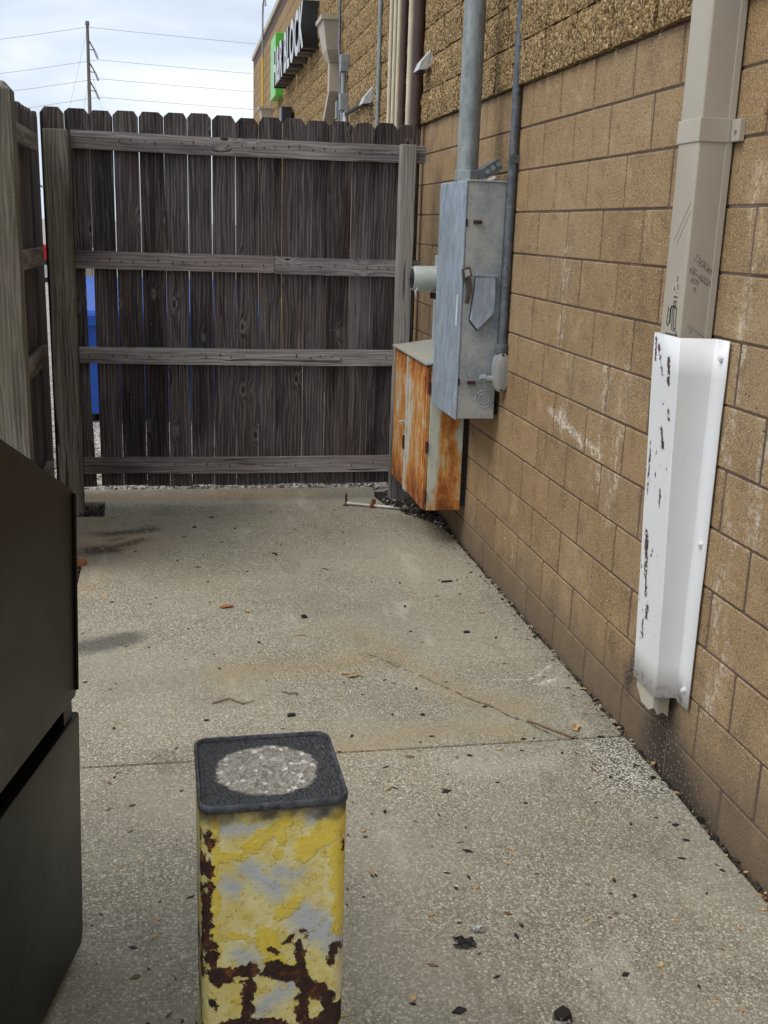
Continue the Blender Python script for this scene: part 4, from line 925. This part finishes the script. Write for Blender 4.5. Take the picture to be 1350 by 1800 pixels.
downpipe('far_downspout', 'beige downspout with box-shaped head beside the lettered sign', 11.95, 3.92, .92, .75)
downpipe('far_downspout', 'small distant beige downspout head below the green sign panel', 20.4, 3.86, 1.05, .0)
gn = thing('gooseneck_pipe', 'thin vent pipe with curved top near the far corner, yellow lower half', 'pipe', (WX-.06, 22.3, 0))
MB().tube([(0, 0, 3.0), (0, 0, 5.0)], .02, 8).build('lower_tube', M['yellowp'], gn); MB().tube([(0, 0, 5.001), (0, 0, 5.75), (0, -.1, 5.92), (0, -.35, 5.99), (0, -.6, 5.95), (0, -.72, 5.8)], .018, 8).build('upper_tube', M['pipe'], gn)
fl_ = thing('wall_lamp', 'small black flood lamp on the wall just above the fence', 'lamp', (WX, 16.6, 3.42))
MB().box(-.22, -.06, -.18, .18, -.10, .12).build('housing', M['letter_side'], fl_, bevel=.02); MB().box(-.06, -.0, -.05, .05, -.05, .05).build('bracket', M['dark'], fl_)

# lettered sign
sg = thing('wall_sign', 'lit channel letter sign with green square panel high on the far wall', 'sign', (1.57, 18.15, 3.95))
MB().box(-.03, .11, .05, .98, -.07, .86).build('green_panel', M['green'], sg, bevel=.01)
rotm = Matrix(((0, 0, -1), (-1, 0, 0), (0, 1, 0))).to_4x4()
adv = 0.42
for ch in 'H&R BLOCK':
    if ch == ' ': adv += .20; continue
    cu = bpy.data.curves.new('letter', 'FONT'); cu.body = ch; cu.size = .69; cu.extrude = .10; cu.offset = .024; cu.resolution_u = 4
    to = bpy.data.objects.new('tmp', cu); COL.objects.link(to); bpy.context.view_layer.update()
    me = bpy.data.meshes.new_from_object(to.evaluated_get(bpy.context.evaluated_depsgraph_get()))
    bpy.data.objects.remove(to); bpy.data.curves.remove(cu)
    xs = [v.co.x for v in me.vertices]; w = max(xs) - min(xs)
    for v in me.vertices: v.co.x -= min(xs)
    me.materials.clear(); me.materials.append(M['letter_side']); me.materials.append(M['letter_face'])
    for p in me.polygons: p.material_index = 1 if p.normal.z > .9 else 0
    me.transform(rotm)
    place(me, 'letter', sg, (.0, -adv, .0)); adv += w + .055
MB().box(.101, .125, -adv, -.42, .18, .28).build('raceway', M['letter_side'], sg)

# ------------------------------------------------------------------ beyond the fence
db = thing('blue_dumpster', 'blue steel dumpster on gravel glimpsed through the fence gaps', 'dumpster', (-1.06, 10.7, -.07))
MB().prism([(0, .12, .08), (1.85, .12, .08), (1.85, 1.2, .08), (0, 1.2, .08)], [(-.0, 0, 1.05), (1.85, 0, 1.05), (1.85, 1.3, 1.05), (0, 1.3, 1.05)]).build('body', M['blue'], db, bevel=.01)
MB().box(-.03, 1.88, -.05, .0, .96, 1.06).build('front_lip', M['blue'], db, bevel=.006)
MB().prism([(0, .0, 1.062), (1.85, .0, 1.062), (1.85, 1.3, 1.062), (0, 1.3, 1.062)], [(0, .02, 1.10), (1.85, .02, 1.10), (1.85, 1.3, 1.35), (0, 1.3, 1.35)]).build('lid', M['blue'], db)
for x_ in (.1, 1.65): MB().box(x_, x_+.1, .2, 1.1, 0, .078).build('skid', M['dark'], db)
tp = tag(MB().box(-.06, .06, -.06, .06, 0, 2.1).build('timber_post', M['post_pale'], loc=(-1.06, 13.2, -.075), bevel=.006), 'pale timber post behind the blue dumpster seen through the broken picket', 'post')
yb = tag(MB().tube([(0, 0, 0), (0, 0, 1.2), (0, 0, 1.26), (0, 0, 1.29)], [.08, .08, .06, .02], 18).build('far_bollard', M['yellowp'], loc=(.93, 10.3, -.075), smooth=40), 'round yellow bollard beyond the fence seen through a gap', 'bollard')

# distant utility pole with wires
PY = 80.0
up_ = thing('utility_pole', 'tall thin utility pole with davit arms far beyond the fence', 'utility pole', (-5.86, PY, -.075))
MB().tube([(-.1, 0, 0), (.02, 0, 14.5)], [.17, .10], 12).build('shaft', M['polewood'], up_, smooth=40)
MB().tube([(.02, 0, 14.5), (.02, 0, 14.75)], [.15, .12], 10).build('cap', M['polewood'], up_)
for z_ in (13.5, 12.1, 10.9):
    a = MB().tube([(.05, 0, z_+.1), (.42, 0, z_-.55)], .05, 6).build('davit_arm', M['polewood'], up_)
    MB().tube([(.06, 0, z_-.5), (.42, 0, z_-.55)], .03, 6).build('brace', M['polewood'], a); MB().tube([(.42, 0, z_-.56), (.62, 0, z_-1.05)], .075, 8).build('insulator', M['wire'], a)
def wire(label, p0, p1, sag, r=.014):
    n = 14; pts = []
    for i in range(n+1):
        t = i/n; q = Vector(p0).lerp(Vector(p1), t); q.z -= sag*4*t*(1-t); pts.append(q)
    return tag(MB().tube(pts, r, 5).build('power_line', M['wire']), label, 'power line', 'power lines on the utility pole')
zz = [(-5.84, 14.3), (-5.22, 12.3), (-5.22, 11.1), (-5.22, 9.92)]
nm = ('topmost', 'second highest', 'third highest', 'lowest')
for (x, z), q, ze in zip(zz, nm, (-1.15, -1.1, -.97, -1.0)):
    wire(q + ' power line leading left from the utility pole', (x, PY, z), (x-60, PY-2, z+ze-4.0), 1.9)
for (x, z), q in zip(zz, nm):
    wire(q + ' power line leading right from the utility pole', (x, PY, z), (x+70, PY+10, z+1.0), .55)
for q, a, c in (('left guy wire slanting down from the pole top', (-5.85, PY, 14.2), (-9.7, PY, 0)), ('inner left guy wire from the middle of the utility pole', (-5.8, PY, 11.6), (-8.0, PY, 0)), ('right guy wire slanting down from the utility pole', (-5.7, PY, 11.5), (-2.6, PY, 0))):
    tag(MB().tube([a, c], .009, 5).build('guy_wire', M['wire']), q, 'guy wire', 'guy wires of the utility pole')

# far red van and a small tree, seen only through the slit beside the corner post
vn = thing('red_van', 'red van parked far off, glimpsed left of the corner post', 'van', (-5.6, 36, -.075), (0, 0, R(8)))
prof_ = [(-2.2, .35), (2.1, .35), (2.25, .9), (2.1, 1.05), (1.35, 1.15), (.75, 1.9), (-2.1, 1.95), (-2.25, 1.2)]
MB().prism([(x, -.9, z) for x, z in prof_], [(x, .9, z) for x, z in prof_]).build('body', M['red'], vn, bevel=.06, seg=3, smooth=40)
for x_ in (-1.6, -.5): MB().box(x_, x_+.9, -.915, -.895, 1.25, 1.75).build('window', M['glass'], vn)
for x_ in (-1.4, 1.35):
    for y_ in (-.95, .75):
        w_ = MB().tube([(x_, y_, .34), (x_, y_+.2, .34)], .34, 20).build('wheel', M['rubber'], vn, smooth=40); MB().tube([(x_, y_-.01, .34), (x_, y_+.02, .34)], .2, 14).build('rim', M['alu'], w_)
tr = thing('small_tree', 'small green tree far off behind the side fence', 'tree', (-6.55, 44, -.075))
MB().tube([(0, 0, 0), (.05, 0, 1.2), (.0, .1, 2.6)], [.12, .09, .04], 8).tube([(.05, 0, 1.2), (.5, .1, 2.4)], [.06, .02], 6).tube([(.03, 0, 1.5), (-.5, -.1, 2.6)], [.05, .02], 6).build('trunk', M['bark'], tr)
gl = random.Random(4); lv_ = MB()
for c_ in range(26):
    cx, cy, cz = gl.gauss(0, .55), gl.gauss(0, .55), 3.0 + gl.gauss(0, .65)
    for _ in range(60):
        p_ = Vector((cx + gl.gauss(0, .22), cy + gl.gauss(0, .22), cz + gl.gauss(0, .2))); a = Vector((gl.uniform(-1, 1), gl.uniform(-1, 1), gl.uniform(-1, 1))).normalized(); b_ = a.orthogonal().normalized()*.06; a *= .09
        lv_.quad([p_-a, p_+b_, p_+a, p_-b_])
lv_.build('crown', M['leafgreen'], tr)

# ------------------------------------------------------------------ small things on the ground
rod = thing('drop_rod', 'pale steel gate drop rod lying on the concrete by the fence post', 'rod', (1.10, 7.15, 0), (0, 0, R(-23)))
MB().tube([(0.02, 0, .016), (.40, 0, .014)], .011, 10).build('rod', M['pvc'], rod, smooth=40)
MB().tube([(.015, -.0, .016), (.015, 0, .085)], .008, 8).build('handle', M['rusty_iron'], rod); MB().box(0, .03, -.03, .03, 0, .006).build('foot', M['rusty_iron'], rod); MB().tube([(.19, 0, .015), (.215, 0, .015)], .020, 10).build('collar', M['rusty_iron'], rod); MB().box(.2, .225, -.008, .008, .03, .06).build('lug', M['rusty_iron'], rod)

def leaf(name, label, x, y, s, mat, rot, curl=.3, cat='leaf', seed=0, group=None):
    gq = random.Random(seed+50); b_ = MB(); n = 14; ring_ = []
    for i in range(n):
        a = 2*math.pi*i/n; r_ = s*(.55 + .45*abs(math.cos(a*2.5)))*(1.25 if abs(math.cos(a)) > .8 else .8)*gq.uniform(.85, 1.1)
        u, v = r_*math.cos(a), r_*math.sin(a)*.75; ring_.append((u, v, .003 + curl*(v*v)/s*1.4 + gq.uniform(0, .004)))
    for i in range(n): b_.quad([(0, 0, .004), ring_[i], ring_[(i+1) % n]])
    o = b_.build(name, mat, loc=(x, y, 0.001), rot=(0, 0, rot)); sm = o.modifiers.new('s', 'SOLIDIFY'); sm.thickness = .0012
    return tag(o, label, cat, group)
leaf('dry_leaf', 'orange dry leaf lying flat on the middle of the far slab', .202, 5.147, .034, M['leaf_orange'], .3, seed=1)
leaf('dry_leaf', 'curled brown leaf next to the diagonal crack by the wall', 1.50, 3.63, .030, M['chip'], 1.1, .8, seed=2)
leaf('dry_leaf', 'brown leaf resting on twigs in the middle of the slab', .70, 4.22, .024, M['chip'], .2, .5, seed=3)
leaf('dry_leaf', 'small pale leaf close to the orange dry leaf', .30, 5.07, .018, M['chip'], 2.1, .6, seed=4)
def chip(name, label, x, y, l, w, h, mat, rot, cat='wood chip', tilt=0):
    b_ = MB(); pts = [(-l/2, -w/2), (l*.3, -w*.6), (l/2, -w*.1), (l*.42, w/2), (-l*.4, w*.45)]
    b_.prism([(u, v, 0) for u, v in pts], [(u*.95, v*.9, h) for u, v in pts]); return tag(b_.build(name, mat, loc=(x, y, .002), rot=(0, tilt, rot)), label, cat)
chip('wood_stick', 'straight pale wood splinter lying across the middle of the slab', .53, 4.73, .055, .007, .004, M['chip'], .02)
chip('wood_chip', 'small tan wood chip near the wall in front of the cabinets', 1.48, 4.947, .03, .016, .005, M['chip'], .3)
chip('rubber_scrap', 'flat black scrap on the slab behind the bollard', .404, 3.877, .036, .02, .006, M['black'], .2, 'scrap')
chip('rubber_scrap', 'thin black strip on the slab near the wall below the disconnect', 1.421, 5.442, .07, .014, .006, M['black'], .12, 'scrap')
chip('rubber_scrap', 'little black flake on the slab halfway along the wall', 1.335, 4.684, .034, .016, .006, M['black'], .1, 'scrap')
chip('gum_blob', 'round black blob behind the bollard on the far slab', .576, 4.971, .028, .032, .008, M['black'], .4, 'blob')
chip('brick_piece', 'orange brick piece beside the hole at the leftmost post', -.60, 5.92, .12, .05, .03, M['brickbit'], .1, 'brick')
chip('rock', 'dark grey rock at the bottom edge of the picture', .897, 2.10, .045, .035, .025, M['darkstone'], .5, 'rock')
# crumpled scrap and foil
def crumple(name, label, x, y, s, mat, seed, cat):
    gq = random.Random(seed); b_ = MB(); n = 5; P = {}
    for i in range(n+1):
        for j in range(n+1): P[i, j] = len(b_.v); b_.v.append((s*(i/n-.5) + gq.uniform(-.1, .1)*s, s*.7*(j/n-.5) + gq.uniform(-.1, .1)*s, gq.uniform(.001, s*.22)))
    for i in range(n):
        for j in range(n):
            if gq.random() < .8: b_.f.append((P[i,j], P[i+1,j], P[i+1,j+1], P[i,j+1])); b_.mi.append(0)
    return tag(b_.build(name, mat, loc=(x, y, .001)), label, cat)
crumple('black_scrap', 'ragged black scrap of roofing near the front of the slab', .73, 2.418, .055, M['black'], 3, 'scrap')
crumple('foil_scrap', 'crumpled silver foil scrap touching the ragged black scrap', .785, 2.47, .04, M['foil'], 5, 'foil')
# twigs
def twig(label, pts, r=.0028):
    b_ = MB().tube([(x, y, .004 + .004*(i % 2)) for i, (x, y) in enumerate(pts)], [r]*(len(pts)-1)+[r*.5], 6)
    return tag(b_.build('twig', M['leaf_brown']), label, 'twig', 'twigs on the slab')
twig('forked twig on the slab just behind the bollard', [(.39, 4.10), (.42, 4.07), (.45, 4.08), (.44, 4.04)]); twig('thin twig lying in the crack near the wall', [(1.33, 3.72), (1.40, 3.62), (1.46, 3.55), (1.48, 3.56)], .004)
twig('bent twig left of the bollard top on the slab', [(.10, 4.02), (.17, 4.05), (.22, 4.00), (.27, 4.02)]); twig('twig under the brown leaf in the middle of the slab', [(.66, 4.25), (.71, 4.235), (.75, 4.215)])
# fine litter nobody could count
gq = random.Random(77); fine = MB()
for _ in range(480):
    if gq.random() < .35: x, y = gq.uniform(-.3, 1.6), gq.uniform(2.0, 3.6)
    elif gq.random() < .5: x, y = WX - .012 - abs(gq.gauss(0, .035)), gq.uniform(2.0, 6.5)
    else: x, y = gq.uniform(-.5, 1.6), gq.uniform(3.5, 7.2)
    l = gq.uniform(.004, .014)*(1 if gq.random() < .85 else 1.8); w = l*gq.uniform(.2, .7); a = gq.uniform(0, 3.14); mi = gq.choices((0, 1, 2), (.5, .25, .25))[0]
    ca, sa = math.cos(a), math.sin(a); pts = [(-l, -w*.3), (0, -w), (l, 0), (.1*l, w)]
    pts = [(x + u*ca - v*sa, y + u*sa + v*ca) for u, v in pts]; h_ = gq.uniform(.002, .005)
    fine.prism([(u, v, .0005) for u, v in pts], [(u, v, h_) for u, v in pts], mi)
lab(kind(fine.build('fine_litter', [M['black'], M['chip'], M['leaf_brown']]), 'stuff'), 'scattered crumbs of wood, leaf and rubber on the concrete', 'litter')
